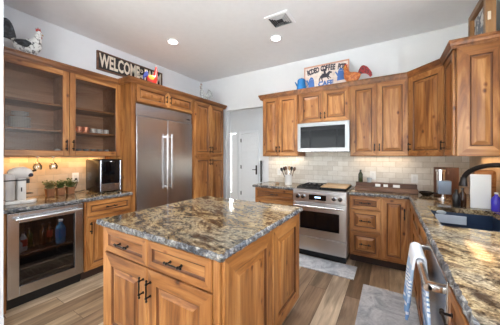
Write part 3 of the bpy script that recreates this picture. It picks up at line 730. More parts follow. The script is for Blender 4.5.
# ---------------------------------------------------------------- sink and faucet
t = thing('sink', 'dark blue-black composite sink set into the right worktop', 'sink', (.52, 2.3, .66))
m = MB(); x0, x1, y0, y1 = SX0-.004, SX1+.004, SY0-.004, SY1+.004; zt, zb = .8745, .67; th = .012
m.box(x0-th, x0, y0-th, y1+th, zb, zt); m.box(x1, x1+th, y0-th, y1+th, zb, zt); m.box(x0, x1, y0-th, y0, zb, zt); m.box(x0, x1, y1, y1+th, zb, zt)
m.box(x0-th, x1+th, y0-th, y1+th, zb-.01, zb); m.box(x0, x1, 2.16, 2.18, zb, zt-.06, .004) if False else None
m.build('basin', SINK, t); m = MB(); m.lathe((.52, 2.3, zb), [(.045, 0), (.045, .004), (.03, .003), (.0, .001)], 20); m.build('drain', CHR, t, True)
m = MB(); M4 = FB(SY1-.03)
m.box(.345, .575, -.018, .018, .775, .868, .006, 0); tr = thing('sink_caddy', 'white and silver sponge caddy hanging on the far side of the sink', 'caddy', (.46, SY1-.03, .77))
m.build('tray', plain('frosted_plastic', srgb(205, 208, 214), .25), tr, True)
m = MB(); m.box(.355, .565, SY1-.053, SY1-.0485, .785, .858, .002); m.build('front_plate', plain('satin_plate', srgb(190, 196, 206), .3, .2), tr)
m = MB(); m.ball((.40, SY1-.03, .872), .03, 1.2, .5, .6); m.build('sponge', plain('grey_sponge', srgb(170, 176, 180), .9), tr, True)
t = thing('faucet', 'black gooseneck faucet arching over the sink from the right', 'faucet', (.787, 2.06, .915))
m = MB(); bx, by = .787, 2.06
m.lathe((bx, by, .9152), [(.030, 0), (.030, .012), (.022, .02), (.018, .10), (.018, .14), (.014, .16)], 18); m.build('base', BLK, t, True)
pts = [(bx, by, 1.05), (bx, by, 1.13)]
tx, ty = .478, 2.31
R = .5*math.hypot(bx-tx, by-ty); cz = 1.19
for k in range(0, 19):
    a = PI*k/18*.96; s = (1-math.cos(a))/2; pts.append((bx+(tx-bx)*s, by+(ty-by)*s, cz+.125*math.sin(a)))
m = MB(); m.tube(pts, .0165, 14); m.build('spout', BLK, t, True)
e = V(pts[-1]); m = MB(); m.tube([e+V((0, 0, .012)), e-V((.0, 0, .015)), e-V((.002, 0, .03)), e-V((.003, 0, .055))], [.018, .020, .023, .026], 16); m.build('spray_head', BLK, t, True)
m = MB(); m.tube([(bx-.015, by-.01, 1.0), (bx-.03, by-.06, 1.02), (bx-.04, by-.11, 1.03)], [.010, .007, .006], 10); m.build('lever', BLK, t, True)

# ---------------------------------------------------------------- wall plates
def plate(M, a, z, label, black=False, w=.075, h=.12, rocker=True):
    t = thing('outlet_plate', label, 'outlet', M @ V((a, 0, z))); MB(M).box(a-w/2, a+w/2, .0, .006, z-h/2, z+h/2, .002).build('cover', PLAS, t)
    MB(M).box(a-.017, a+.017, .0062, .0085, z-.033, z+.033, .001).build('socket', CER, t); return t
plate(FB(YB-.0105), -1.67, 1.10, 'white switch plate on tiles left of the utensil crock')
plate(FB(YB-.0105), .29, 1.075, 'white outlet plate on tiles above the wooden riser, right end')
plate(FB(YB-.0105), -.20, 1.10, 'white outlet plate on tiles behind the small glass and bottle')
plate(FL(XL+.0105), 1.37, 1.10, 'white outlet plate on left tiles with black cord plugged in')
t = thing('door_pull_bar', 'tall black bar mounted on the white hall wall beside the paneled door', 'handle', (-2.655, 4.9, 1.0))
M = FB(4.9); m = MB(M); m.box(-2.672, -2.640, .018, .036, .75, 1.27, .003); m.build('bar', BLK, t)
for z in (.80, 1.19): MB(M).box(-2.665, -2.647, .0, .0179, z, z+.03).build('standoff', BLK, t)

# ---------------------------------------------------------------- ceiling fixtures
def can(x, y, label):
    t = thing('recessed_light', label, 'ceiling light', (x, y, ZC-.012), 'round recessed ceiling lights')
    m = MB(); m.lathe((x, y, ZC-.0005), [(.088, 0), (.090, -.006), (.080, -.010), (.060, -.004), (.060, 0)], 28); m.build('trim_ring', TRIM, t, True)
    m = MB(); m.lathe((x, y, ZC-.006), [(.0595, 0.002), (.0595, 0), (0, 0)], 28); m.build('lens', LENS, t)
    area('recessed_lamp', (x, y, ZC-.012), (0, 0, 0), .11, .11, 6, (1, .96, .90), math.radians(120))
can(-2.62, 2.20, 'round recessed ceiling light nearer the left wall')
can(-1.33, 2.87, 'round recessed ceiling light beside the square air vent')
t = thing('ceiling_vent', 'square white ceiling air vent with grey louvres', 'vent', (-1.11, 2.47, ZC-.015))
vx0, vx1, vy0, vy1 = -1.25, -.965, 2.37, 2.655
m = MB(); m.box(vx0, vx0+.03, vy0, vy1, ZC-.012, ZC-.0005); m.box(vx1-.03, vx1, vy0, vy1, ZC-.012, ZC-.0005); m.box(vx0+.03, vx1-.03, vy0, vy0+.03, ZC-.012, ZC-.0005); m.box(vx0+.03, vx1-.03, vy1-.03, vy1, ZC-.012, ZC-.0005)
m.build('frame', TRIM, t)
m = MB(); m.box(vx0+.03, vx1-.03, vy0+.03, vy1-.03, ZC-.003, ZC-.0008); m.build('backing', plain('vent_dark', srgb(70, 70, 74), .8), t)
m = MB(); cx, cy = (vx0+vx1)/2, (vy0+vy1)/2
for k in range(4):
    o = .022+k*.022; d = .012
    for sx in (-1, 1): m.add([(cx+sx*(.028+o), cy-.028-o, ZC-.004), (cx+sx*(.028+o), cy+.028+o, ZC-.004), (cx+sx*(.028+o-d), cy+.028+o-d, ZC-.016), (cx+sx*(.028+o-d), cy-.028-o+d, ZC-.016)], [[0, 1, 2, 3]])
    for sy in (-1, 1): m.add([(cx-.028-o, cy+sy*(.028+o), ZC-.004), (cx+.028+o, cy+sy*(.028+o), ZC-.004), (cx+.028+o-d, cy+sy*(.028+o-d), ZC-.016), (cx-.028-o+d, cy+sy*(.028+o-d), ZC-.016)], [[0, 1, 2, 3]])
m.build('louvre', plain('vent_grey', srgb(190, 190, 192), .5), t)

tag(MB().box(-4.2, .2, -3.95, -1.3, .0005, .012, .003).build('bounce_rug', plain('bounce_rug_cream', srgb(232, 230, 226), .95), org=(-2, -2.5, 0)), 'added unseen cream rug behind the camera, bouncing sunlight onto the ceiling', 'rug')  # unseen rug, added so sunlight bounces up to the ceiling
# ---------------------------------------------------------------- floor mats
def matm():
    m = N('grey_mottled_mat'); v = m.coord(); f = m.noise(v, 5, 6, .65, 1.2); g = m.noise(v, 60, 3)
    c = m.ramp(f, [(.3, srgb(146, 150, 160)), (.45, srgb(180, 184, 192)), (.6, srgb(212, 214, 218)), (.75, srgb(166, 168, 178))])
    m.col(m.mix(.4, c, m.ramp(g, [(.35, (.7, .7, .7, 1)), (.6, (1, 1, 1, 1))]), 'MULTIPLY')); m.bump(g, .4, .003); return m.set(.95)
MAT = matm()
for (x0, x1, y0, y1), lb in (((-1.25, -.335, 2.76, 3.10), 'mottled grey floor mat in front of the range'), ((-.238, .215, 1.0, 2.72), 'mottled grey floor mat in front of the sink cabinets')):
    tag(MB().box(x0, x1, y0, y1, .0005, .011, .004).build('floor_mat', MAT, org=((x0+x1)/2, (y0+y1)/2, 0)), lb, 'mat')

# ---------------------------------------------------------------- left counter objects
ZT = .9155
# white coffee machine
cx = -3.12; t = thing('coffee_machine', 'white retro rounded coffee machine on the left worktop by the wall end', 'coffee machine', (cx, .74, ZT))
m = MB(); m.lathe((cx, .785, ZT), [(.083, 0), (.086, .010), (.086, .022), (.078, .028), (0, .028)], 28); m.box(cx-.065, cx+.065, .632, .785, ZT, ZT+.03, .006); m.build('base', WHT, t, True)
m = MB(); m.box(cx-.05, cx+.05, .715, .785, ZT+.028, ZT+.25, .016); m.build('column', WHT, t, True)
m = MB(); m.tube([(cx, .665, ZT+.28), (cx, .685, ZT+.285), (cx, .72, ZT+.290), (cx, .77, ZT+.290), (cx, .805, ZT+.280), (cx, .825, ZT+.268), (cx, .832, ZT+.262)], [.03, .050, .064, .066, .056, .036, .012], 22); m.build('head', WHT, t, True)
m = MB(); m.box(cx-.055, cx+.055, .630, .708, ZT+.031, ZT+.295, .022); m.build('water_tank', plain('grey_tank', srgb(200, 196, 192), .2), t, True)
m = MB(); m.box(cx-.060, cx+.060, .628, .79, ZT+.222, ZT+.232, .002); m.build('band', BLK, t)
m = MB(); m.box(cx-.02, cx+.02, .786, .815, ZT+.19, ZT+.235, .004); m.build('brew_spout', BLKP, t)
m = MB(); m.box(cx-.045, cx+.045, .786, .835, ZT+.085, ZT+.092, .002); m.build('cup_rest', BLK, t)
m = MB(); m.box(cx+.050, cx+.054, .742, .750, ZT+.115, ZT+.155); m.build('switch_slot', BLKP, t)
m = MB(); m.tube([(cx+.045, .812, ZT+.272), (cx+.058, .815, ZT+.272)], .019, 16); m.build('emblem', plain('navy_emblem', srgb(40, 46, 66), .3), t, True)
m = MB(); m.tube([(cx, .82, ZT+.30), (cx, .845, ZT+.31), (cx, .868, ZT+.318)], [.007, .009, .012], 10); m.build('lever', BLK, t, True)
# stem glasses hanging under the cabinet
def stem(x, y, label, name='wine_glass'):
    o = MB(); z = 1.3745
    o.lathe((x, y, z), [(.033, 0), (.033, -.003), (.006, -.010), (.004, -.05), (.008, -.058), (.034, -.085), (.040, -.115), (.034, -.145), (.032, -.145), (.038, -.115), (.032, -.087), (.0, -.062)], 20)
    return tag(o.build(name, GLS, None, True, org=(x, y, z)), label, 'glass', 'stem glasses hanging under the left wall cabinet')
stem(-3.30, .93, 'upside-down stem glass hanging under cabinet, nearer the coffee machine'); stem(-3.30, 1.07, 'upside-down stem glass hanging under cabinet, above the potted herbs')
# herbs
TERR = wood('pot_wood', 'z', [srgb(120, 76, 46), srgb(150, 100, 64), srgb(172, 120, 80)], False, .7)
for i, (y, lb, lm) in enumerate(((1.050, 'leftmost herb in wooden pot, trailing grey-green sprigs', LEAF2), (1.148, 'middle herb in wooden pot between two others', LEAF), (1.246, 'rightmost herb in wooden pot, nearest the outlet', LEAF))):
    x = -3.34; t = thing('potted_herb', lb, 'plant', (x, y, ZT), 'row of potted herbs')
    m = MB(); s0, s1, h = .031, .038, .085
    m.add([(x-s0, y-s0, ZT), (x+s0, y-s0, ZT), (x+s0, y+s0, ZT), (x-s0, y+s0, ZT), (x-s1, y-s1, ZT+h), (x+s1, y-s1, ZT+h), (x+s1, y+s1, ZT+h), (x-s1, y+s1, ZT+h)], [[0, 1, 2, 3], [4, 5, 6, 7], [0, 1, 5, 4], [1, 2, 6, 5], [2, 3, 7, 6], [3, 0, 4, 7]]); m.build('pot', TERR, t)
    m = MB(); rnd = random.Random(i+11)
    for k in range(46):
        a = rnd.uniform(0, 2*PI); rr = rnd.uniform(0, .028); L = rnd.uniform(.04, .105); til = rnd.uniform(.05, .62)
        p = V((x+rr*math.cos(a), y+rr*math.sin(a), ZT+h-.005)); d = V((math.cos(a)*math.sin(til), math.sin(a)*math.sin(til), math.cos(til)))
        e = p+d*L; m.tube([p, p+d*L*.6, e], [.0014, .0012, .0008], 4)
        for q in range(4):
            c = p+d*L*(.35+.2*q); s = rnd.uniform(.015, .027); ax = V((rnd.uniform(-1, 1), rnd.uniform(-1, 1), rnd.uniform(-.4, .8))).normalized(); bx_ = ax.cross(V((0, 0, 1))).normalized()*s*.45
            m.add([c, c+ax*s*.6+bx_, c+ax*s*1.4, c+ax*s*.6-bx_], [[0, 1, 2, 3]])
    m.build('foliage', lm, t)
# black countertop oven
t = thing('countertop_ice_maker', 'dark metal countertop appliance with glass window beside the refrigerator', 'appliance', (-3.22, 1.56, ZT))
x0, x1, y0, y1, z1 = -3.42, -3.06, 1.44, 1.722, ZT+.425
m = MB(); m.box(x0, x1, y0, y1, ZT+.008, z1, .022); m.build('body', [GUN], t, True)
M = FL(x1)
m = MB(M); m.box(y0+.03, y1-.03, .0, .006, ZT+.12, z1-.03, .003); fr = m.build('front_window', DGL, t)
m = MB(M); m.box(y0+.03, y1-.03, .0, .010, ZT+.02, ZT+.112, .003); m.build('lower_drawer', steel('bronze_steel', 'y', (.34, .31, .30, 1), .25), t)
for a in (y0+.02, y1-.02): m = MB(M); m.tube([(a, .004, ZT+.02), (a, .004, z1-.02)], .012, 10); m.build('edge_trim', steel('blue_steel', 'z', (.42, .46, .52, 1), .2), t, True)
m = MB(); [m.lathe((x, y, ZT), [(.014, 0), (.014, .01)], 10) for x in (x0+.04, x1-.04) for y in (y0+.04, y1-.04)]; m.build('feet', BLKP, t)
m = MB(); m.tube([(XL+.035, 1.37, 1.075), (XL+.06, 1.37, 1.07), (XL+.075, 1.365, 1.03), (XL+.08, 1.345, .97), (XL+.08, 1.325, .93), (XL+.09, 1.34, .922), (XL+.10, 1.38, .922), (XL+.115, 1.435, .935)], .004, 8); m.box(XL+.0195, XL+.04, 1.36, 1.38, 1.065, 1.09, .003)
tag(m.build('power_cord', BLKP, None, True, org=(XL+.03, 1.37, 1.07)), 'black power cord running from outlet to the dark countertop appliance', 'cord')

# ---------------------------------------------------------------- dishes behind the ribbed glass
def plates(x, y, z, n, r, kind, lab, grp):
    first = None
    for k in range(n):
        if first is None:
            m = MB(); m.lathe((x, y, z), [(0, 0.0), (r*.55, 0), (r, .014), (r, .017), (r*.55, .004), (0, .004)], 28)
            first = tag(m.build(kind, CER, None, True, org=(x, y, z)), lab, kind, grp)
        else:
            o = first.copy(); C.objects.link(o); o.location = (x, y, z+k*.0145)
plates(-3.33, .80, 1.6675, 8, .085, 'plate', 'white plate in the stack on the middle shelf, left glass door', 'plates stacked behind the left glass door')
plates(-3.33, .80, 1.6675+.13, 3, .07, 'bowl', 'white small dish on top of the plate stack behind left glass door', 'dishes topping the plate stack')
def cup(x, y, z, r, h, mat, label, cat, grp, name):
    t = thing(name, label, cat, (x, y, z), grp); m = MB(); m.lathe((x, y, z), [(r*.8, 0), (r, .006), (r, h), (r*.92, h), (r*.9, .01), (0, .008)], 18); m.build('cup_body', mat, t, True)
    m = MB(); m.tube([(x+r*.95, y, z+h*.8), (x+r*1.6, y, z+h*.72), (x+r*1.6, y, z+h*.35), (x+r*.95, y, z+h*.25)], .004, 8); m.build('handle', mat, t, True); return t
c = cup(-3.27, 1.235, 1.6675, .036, .075, COPR, 'copper mug on the middle shelf behind right glass door', 'mug', 'copper mugs behind glass', 'copper_mug')
for k, y in enumerate((1.31, 1.385)): dup(c, (-3.27, y, 1.6675))
c = cup(-3.27, 1.475, 1.6675, .034, .062, CER, 'white mug on the middle shelf behind right glass door', 'mug', 'white mugs behind glass', 'white_mug')
for x, y in ((-3.27, 1.55), (-3.27, 1.625), (-3.37, 1.51)): dup(c, (x, y, 1.6675))
first = None
for y in (1.22, 1.30, 1.38, 1.46, 1.54, 1.62):
    if first is None:
        m = MB(); x = -3.25; z = 1.3955; m.lathe((x, y, z), [(.026, 0), (.031, .07), (.029, .07), (.025, .004), (0, .004)], 16)
        first = tag(m.build('drinking_glass', plain('pale_glass', srgb(150, 156, 160), .1), None, True, org=(x, y, z)), 'small drinking glass on the bottom shelf behind right glass door', 'glass', 'glasses on the bottom shelf')
    else: o = first.copy(); C.objects.link(o); o.location = (-3.25, y, 1.3955)
t = thing('small_ornament', 'black and white ornament on the bottom shelf behind left glass door', 'ornament', (-3.20, 1.06, 1.3955))
m = MB(); m.lathe((-3.20, 1.06, 1.3955), [(.03, 0), (.036, .02), (.02, .045)], 14); m.build('base', BLKP, t, True); m = MB(); m.ball((-3.20, 1.075, 1.3955+.05), .026, .8, 1.1, .6); m.build('top', CER, t, True)
t = thing('serving_platter', 'dark oval dish on the bottom shelf behind left glass door', 'dish', (-3.3, .86, 1.3955))
m = MB(); m.lathe((-3.3, .86, 1.3955), [(.08, 0), (.11, .03), (.105, .03), (.075, .005), (0, .005)], 24); m.build('dish', plain('slate_dish', srgb(60, 64, 74), .3), t, True)

# ---------------------------------------------------------------- things above the cabinets
ZK = 2.3925
def rooster(loc, ang, s, cb, cn, ctail, cw, label, posture, red=None, perch=None, sx=1.0, ts=1.0):
    """facing local +x"""
    red = red or plain('comb_red', srgb(170, 40, 34), .5)
    t = thing('rooster_figurine', label, 'figurine', loc)
    M = Matrix.Translation(loc) @ Matrix.Rotation(ang, 4, 'Z') @ Matrix.Diagonal((s*sx, s*max(sx, .7), s, 1))
    body = [(-.36, 0, .36), (-.30, 0, .34), (-.18, 0, .27), (0, 0, .25), (.15, 0, .28), (.25, 0, .38), (.29, 0, .50), (.31, 0, .62), (.33, 0, .70), (.36, 0, .72)]
    rr = [.03, .09, .17, .215, .22, .19, .14, .10, .085, .05]
    if posture == 'low': body = [(x, y, z-.03) for x, y, z in body]
    pp = []; r2 = []
    for i in range(len(body)-1):
        for k in range(3):
            u = k/3; pp.append(V(body[i]).lerp(V(body[i+1]), u)); r2.append(rr[i]*(1-u)+rr[i+1]*u)
    pp.append(V(body[-1])); r2.append(rr[-1])
    m = MB(M); m.tube(pp, r2, 16, 0, .82, up=(0, 1, 0)) if False else m.tube(pp, r2, 16, 0, .8, up=(0, 0, 1)); m.build('body', cb, t, True)
    hz = .70 if posture != 'low' else .67
    m = MB(M); m.ball((.34, 0, hz), .082, 1.05, .85, 1); m.build('head', cn, t, True)
    m = MB(M); m.tube([(.40, 0, hz), (.47, 0, hz-.02)], [.03, .004], 8); m.build('beak', plain('beak_ochre', srgb(196, 150, 60), .4), t, True)
    comb = [(.26, hz+.05), (.25, hz+.13), (.29, hz+.10), (.31, hz+.17), (.34, hz+.11), (.37, hz+.16), (.39, hz+.09), (.41, hz+.06), (.38, hz+.04)]
    m = MB(M); m.prism(comb, -.014, .014); m.build('comb', red, t)
    m = MB(M); m.ball((.405, 0, hz-.09), .03, .8, .8, 1.7); m.build('wattle', red, t, True)
    m = MB(M); [m.ball((.375, sd*.066, hz+.02), .011) for sd in (-1, 1)]; m.build('eye', BLKP, t, True)
    m = MB(M)
    nf = 9
    for k in range(nf):
        a = k/(nf-1); sp = (k % 3-1)*.04; up = .92-.42*a if posture != 'low' else .72-.3*a; out = -.50-.20*math.sin(a*2.2)
        P0 = V((-.26, sp*.4, .33)); P1, P2, P3 = [P0+(q-P0)*ts for q in (V((-.36, sp, up*.85)), V((out, sp*1.5, up)), V((out-.14, sp*1.8, up-.30)))]
        pts = [(P0*(1-u)**3+P1*3*u*(1-u)**2+P2*3*u*u*(1-u)+P3*u**3) for u in [q/10 for q in range(11)]]
        m.tube(pts, [.03+.028*math.sin(PI*min(1, .15+.85*q/10)) for q in range(11)], 8, 0, .35, up=(0, 0, 1))
    m.build('tail', ctail, t, True)
    for sd in (-1, 1):
        m = MB(M); m.tube([(.12, sd*.15, .32), (-.02, sd*.17, .30), (-.18, sd*.13, .30), (-.30, sd*.08, .33)], [.05, .10, .08, .02], 10, 0, .35, up=(0, 0, 1)); m.build('wing', cw, t, True)
    m = MB(M); m.lathe((0, 0, 0), [(.17, 0), (.16, .04), (.10, .08), (.12, .12)], 18); m.build('base', perch or cb, t, True)
    return t
def mott(name, a, b, sc=9, lo=.42, hi=.58):
    m = N(name); m.col(m.ramp(m.noise(m.coord((1, 1, 1)), sc*4, 4, .6), [(lo, a), (hi, b)])); return m.set(.5)
WB = mott('white_black_plumage', srgb(70, 70, 76), srgb(226, 226, 224), 9, .36, .48); BW = mott('black_plumage', srgb(28, 28, 32), srgb(80, 84, 92), 9, .45, .7)
rooster((-3.16, .80, ZK), PI/2-.12, .385, WB, WB, BW, BW, 'black and white rooster figurine on the glass cabinets at far left', 'high', sx=.76)
RG = mott('orange_glaze', srgb(150, 60, 30), srgb(206, 130, 70), 10, .35, .6); YG = mott('yellow_red_glaze', srgb(190, 60, 30), srgb(228, 170, 50), 10, .4, .6); RT = mott('red_black_glaze', srgb(50, 40, 44), srgb(160, 40, 44), 10, .40, .5)
GR2 = mott('pale_grey_glaze', srgb(150, 154, 156), srgb(212, 214, 212), 10, .4, .6)
rooster((-2.95, 3.22, ZK), -PI/2-.1, .38, GR2, GR2, GR2, GR2, 'pale grey hen figurine above the tall pantry', 'high', plain('dull_red', srgb(150, 120, 116), .6), sx=.72, ts=.7)
rooster((-.43, 3.45, ZK), PI, .345, RG, YG, RT, RG, 'orange ceramic rooster with dark red tail right of the cafe sign', 'low', plain('brick_red', srgb(180, 62, 40), .5), sx=.80)
# multicoloured rooster before the welcome sign
BLG = plain('blue_glaze', srgb(70, 80, 150), .3); RR = plain('red_glaze', srgb(196, 44, 36), .35); YY = plain('yellow_glaze', srgb(222, 176, 60), .35)
t = rooster((-2.93, 2.08, ZK), PI/2-.15, .36, RR, RR, BLG, YY, 'small red, yellow and blue rooster in front of the welcome sign', 'low', sx=.55, ts=.6)

# WELCOME sign
t = thing('welcome_sign', 'long black wooden sign reading WELCOME to the FARM on the left wall', 'sign', (XL+.02, 2.2, 2.72))
SY0_, SY1_, SZ0, SZ1 = 1.625, 2.70, 2.605, 2.87
M = FL(XL+.001); m = MB(M); m.box(SY0_+.015, SY1_-.015, 0, .022, SZ0+.015, SZ1-.015); bd = m.build('board', plain('sign_black', srgb(44, 40, 38), .7, var=.15), t)
f = MB(M); f.box(SY0_, SY1_, 0, .034, SZ1-.0148, SZ1); f.box(SY0_, SY1_, 0, .034, SZ0, SZ0+.0148); f.box(SY0_, SY0_+.0148, 0, .034, SZ0+.0149, SZ1-.0149); f.box(SY1_-.0148, SY1_, 0, .034, SZ0+.0149, SZ1-.0149); f.build('frame', WALNUT['y'], t)
CRM = plain('cream_paint', srgb(226, 216, 198), .6)
def onL(a, z, b=.0235): return Matrix.Translation((XL+b, a, z)) @ Matrix(((0, 0, 1, 0), (1, 0, 0, 0), (0, 1, 0, 0), (0, 0, 0, 1)))
def onB(a, z, y): return Matrix.Translation((a, y, z)) @ Matrix(((1, 0, 0, 0), (0, 0, -1, 0), (0, 1, 0, 0), (0, 0, 0, 1)))
m = MB(); zc = (SZ0+SZ1)/2
m.text('WELCOME', .262, onL(1.962, zc), off=.008, sx=.48, ext=.0015)
m.text('FARM', .262, onL(2.515, zc), off=.008, sx=.50, ext=.0015)
m.text('TO', .075, onL(2.285, zc+.045), off=.002, sx=.8, ext=.0015); m.text('THE', .075, onL(2.285, zc-.045), off=.002, sx=.8, ext=.0015)
m.build('lettering', CRM, t)

# coffee pot cafe sign, leaning
YS = 3.52
t = thing('cafe_sign', 'pale tin COFFEE POT CAFE sign with bronco rider above the microwave', 'sign', (-.81, YS, ZK))
x0, x1 = -1.145, -.485
def S3(px, pz): return px, pz
z0, z1 = ZK, ZK+.375
SGN = mott('aged_cream_paint', srgb(206, 186, 176), srgb(226, 214, 206), 4, .35, .6)
MB().box(x0, x1, YS, YS+.008, z0, z1, .002).build('panel', SGN, t)
NAV = plain('navy_ink', srgb(60, 54, 66), .6); BLI = plain('blue_ink', srgb(66, 108, 176), .6); PNK = plain('rust_border', srgb(196, 150, 132), .7)
m = MB(); yb = YS-.001
for bx0, bx1, bz0, bz1 in ((x0, x1, z1-.022, z1), (x0, x1, z0, z0+.015), (x0, x0+.02, z0+.015, z1-.022), (x1-.02, x1, z0+.015, z1-.022)): m.box(bx0, bx1, yb-.001, yb+.0008, bz0, bz1)
m.build('border', PNK, t)
m = MB(); txt = 'RODEO COFFEE POT'; n = len(txt)
for i, ch in enumerate(txt):
    u = (i-(n-1)/2)/((n-1)/2); a = (x0+x1)/2+u*.26
    if ch != ' ': m.text(ch, .112, onB(a, z1-.07-.03*u*u, yb) @ Matrix.Rotation(-u*.22, 4, 'Z'), off=.006, sx=.56, ext=.001)
m.build('arched_lettering', NAV, t)
m = MB(); m.text('CAFE', .10, onB((x0+x1)/2, z0+.075, yb), off=.005, sx=.95, ext=.001); m.build('cafe_lettering', BLI, t)
def pot2d(m, cx_, zb_, s):
    m.prism([(cx_-.042*s, zb_), (cx_+.042*s, zb_), (cx_+.030*s, zb_+.11*s), (cx_-.030*s, zb_+.11*s)], yb-.001, yb+.0005)
    m.prism([(cx_-.030*s, zb_+.112*s), (cx_+.030*s, zb_+.112*s), (cx_+.01*s, zb_+.14*s), (cx_-.01*s, zb_+.14*s)], yb-.001, yb+.0005)
    m.prism([(cx_-.036*s, zb_+.05*s), (cx_-.065*s, zb_+.105*s), (cx_-.055*s, zb_+.11*s), (cx_-.032*s, zb_+.08*s)], yb-.001, yb+.0005)
m = MB(); pot2d(m, x0+.115, z0+.03, 1.25); m.build('blue_pot_picture', BLI, t); m = MB(); pot2d(m, x1-.115, z0+.09, 1.25); m.build('blue_pot_picture', BLI, t)
m = MB(); cxx, czz = (x0+x1)/2+.005, z0+.195
m.tube([(cxx-.08, yb, czz-.02), (cxx-.04, yb, czz+.005), (cxx+.02, yb, czz+.0), (cxx+.055, yb, czz+.045), (cxx+.085, yb, czz+.03)], [.02, .034, .03, .018, .012], 10, 0, .04, up=(0, 0, 1))
for lx, ex, ez in ((-.075, -.10, -.085), (-.055, -.045, -.09), (.03, .075, -.05), (.02, .045, -.065)): m.tube([(cxx+lx, yb, czz-.01), (cxx+(lx+ex)/2-.01, yb, czz+ez*.5), (cxx+ex, yb, czz+ez)], [.011, .008, .005], 8, 0, .1, up=(0, 0, 1))
m.tube([(cxx-.01, yb, czz+.02), (cxx-.02, yb, czz+.06), (cxx-.012, yb, czz+.085)], [.013, .016, .012], 8, 0, .1, up=(1, 0, 0)); m.tube([(cxx-.04, yb, czz+.098), (cxx+.015, yb, czz+.10)], .006, 8, 0, .2)
m.tube([(cxx-.02, yb, czz+.07), (cxx-.06, yb, czz+.10)], .006, 8, 0, .2)
m.build('rider_picture', NAV, t)
# blue coffee pot
px_, py_ = -1.165, 3.445
ENB = plain('blue_enamel', srgb(24, 104, 168), .25)
t = thing('enamel_coffee_pot', 'small bright blue enamel coffee pot left of the cafe sign', 'coffee pot', (px_, py_, ZK))
m = MB(); m.lathe((px_, py_, ZK), [(.074, 0), (.074, .01), (.058, .155), (.060, .16)], 22); m.build('body', ENB, t, True)
m = MB(); m.lathe((px_, py_, ZK+.1605), [(.060, 0), (.045, .018), (.008, .022), (.009, .034), (0, .036)], 22); m.build('lid', ENB, t, True)
m = MB(); m.tube([(px_-.06, py_, ZK+.08), (px_-.085, py_, ZK+.12), (px_-.10, py_, ZK+.15)], [.016, .010, .007], 10); m.build('spout', ENB, t, True)
m = MB(); m.tube([(px_+.058, py_, ZK+.14), (px_+.10, py_, ZK+.14), (px_+.105, py_, ZK+.08), (px_+.068, py_, ZK+.04)], .005, 8); m.build('handle', ENB, t, True)
# framed pane on right cabinets
t = thing('framed_pane', 'rustic wooden frame with grey and white pane above the right wall cabinet', 'frame', (.73, 2.95, ZK))
x0, x1, y0, y1, z0, z1 = .70, .765, 2.70, 3.20, ZK, 2.80; M = FRt(x0)
m = MB(); fw = .055
m.box(x0, x1, y0, y0+fw, z0, z1, .002, 0); m.box(x0, x1, y1-fw, y1, z0, z1, .002, 0); m.box(x0, x1, y0+fw, y1-fw, z1-fw, z1, .002, 1); m.box(x0, x1, y0+fw, y1-fw, z0, z0+fw*.6, .002, 1)
m.build('frame', [wood('rustic_z', 'z', [srgb(120, 84, 52), srgb(150, 110, 70), srgb(170, 128, 86)], False), wood('rustic_y', 'y', [srgb(120, 84, 52), srgb(150, 110, 70), srgb(170, 128, 86)], False)], t)
m = MB(); m.box(x0+.035, x0+.043, y0+fw, y1-fw, z0+fw*.6, z1-fw)
m.build('picture', mott('grey_white_art', srgb(96, 104, 118), srgb(226, 226, 224), 2.2, .44, .52), t)
m = MB(); m.box(x0+.012, x0+.032, y0-.006, y0, 2.53, 2.60, .002); m.build('latch', CRM, t)
# ---------------------------------------------------------------- back counter objects
t = thing('utensil_crock', 'white ceramic crock of cooking utensils left of the range', 'crock', (-1.40, 3.50, ZT))
m = MB(); m.lathe((-1.40, 3.50, ZT), [(.058, 0), (.060, .01), (.060, .15), (.063, .155), (.063, .162), (.055, .162), (.053, .012), (0, .010)], 26); m.build('crock', CER, t, True)
UT = [(-.03, .02, -.35, BLKP, 'spatula'), (-.01, -.02, -.15, WALNUT['z'], 'spoon'), (.01, .01, .05, BAMB, 'spoon'), (.03, -.01, .22, BLKP, 'ladle'), (.035, .02, .38, WALNUT['z'], 'spoon'), (0, .03, -.02, CHR, 'whisk'), (-.035, -.01, -.5, BLKP, 'spatula')]
for dx, dy, tl, mt, kd in UT:
    p = V((-1.40+dx*.6, 3.50+dy*.6, ZT+.03)); e = p+V((math.sin(tl)*.17, dy*.6, .19*math.cos(tl)+.02)); m = MB(); m.tube([p, e], .0055, 8); d = (e-p).normalized()
    m.tube([e-d*.01, e+d*.02, e+d*.045, e+d*.06], [.007, .022, .022, .008], 10, 0, .35)
    o = m.build('cooking_'+kd, mt, None, True, org=p); cn = {BLKP: 'black', CHR: 'silver', BAMB: 'pale wooden'}.get(mt, 'dark wooden')
    tag(o, cn+' '+kd+' in the crock, '+{(-.03): 'leaning left', (-.01): 'near the middle left', .01: 'upright in the middle', .03: 'leaning right', .035: 'furthest right', 0: 'at the back', (-.035): 'furthest left'}[dx], 'utensil', 'utensils in the crock')
t = thing('salt_dish', 'tiny tan dish on the worktop beside the utensil crock', 'dish', (-1.58, 3.46, ZT)); m = MB(); m.lathe((-1.58, 3.46, ZT), [(.025, 0), (.04, .03), (.036, .03), (.02, .006), (0, .006)], 16); m.build('dish', plain('tan_glaze', srgb(196, 168, 140), .3), t, True)
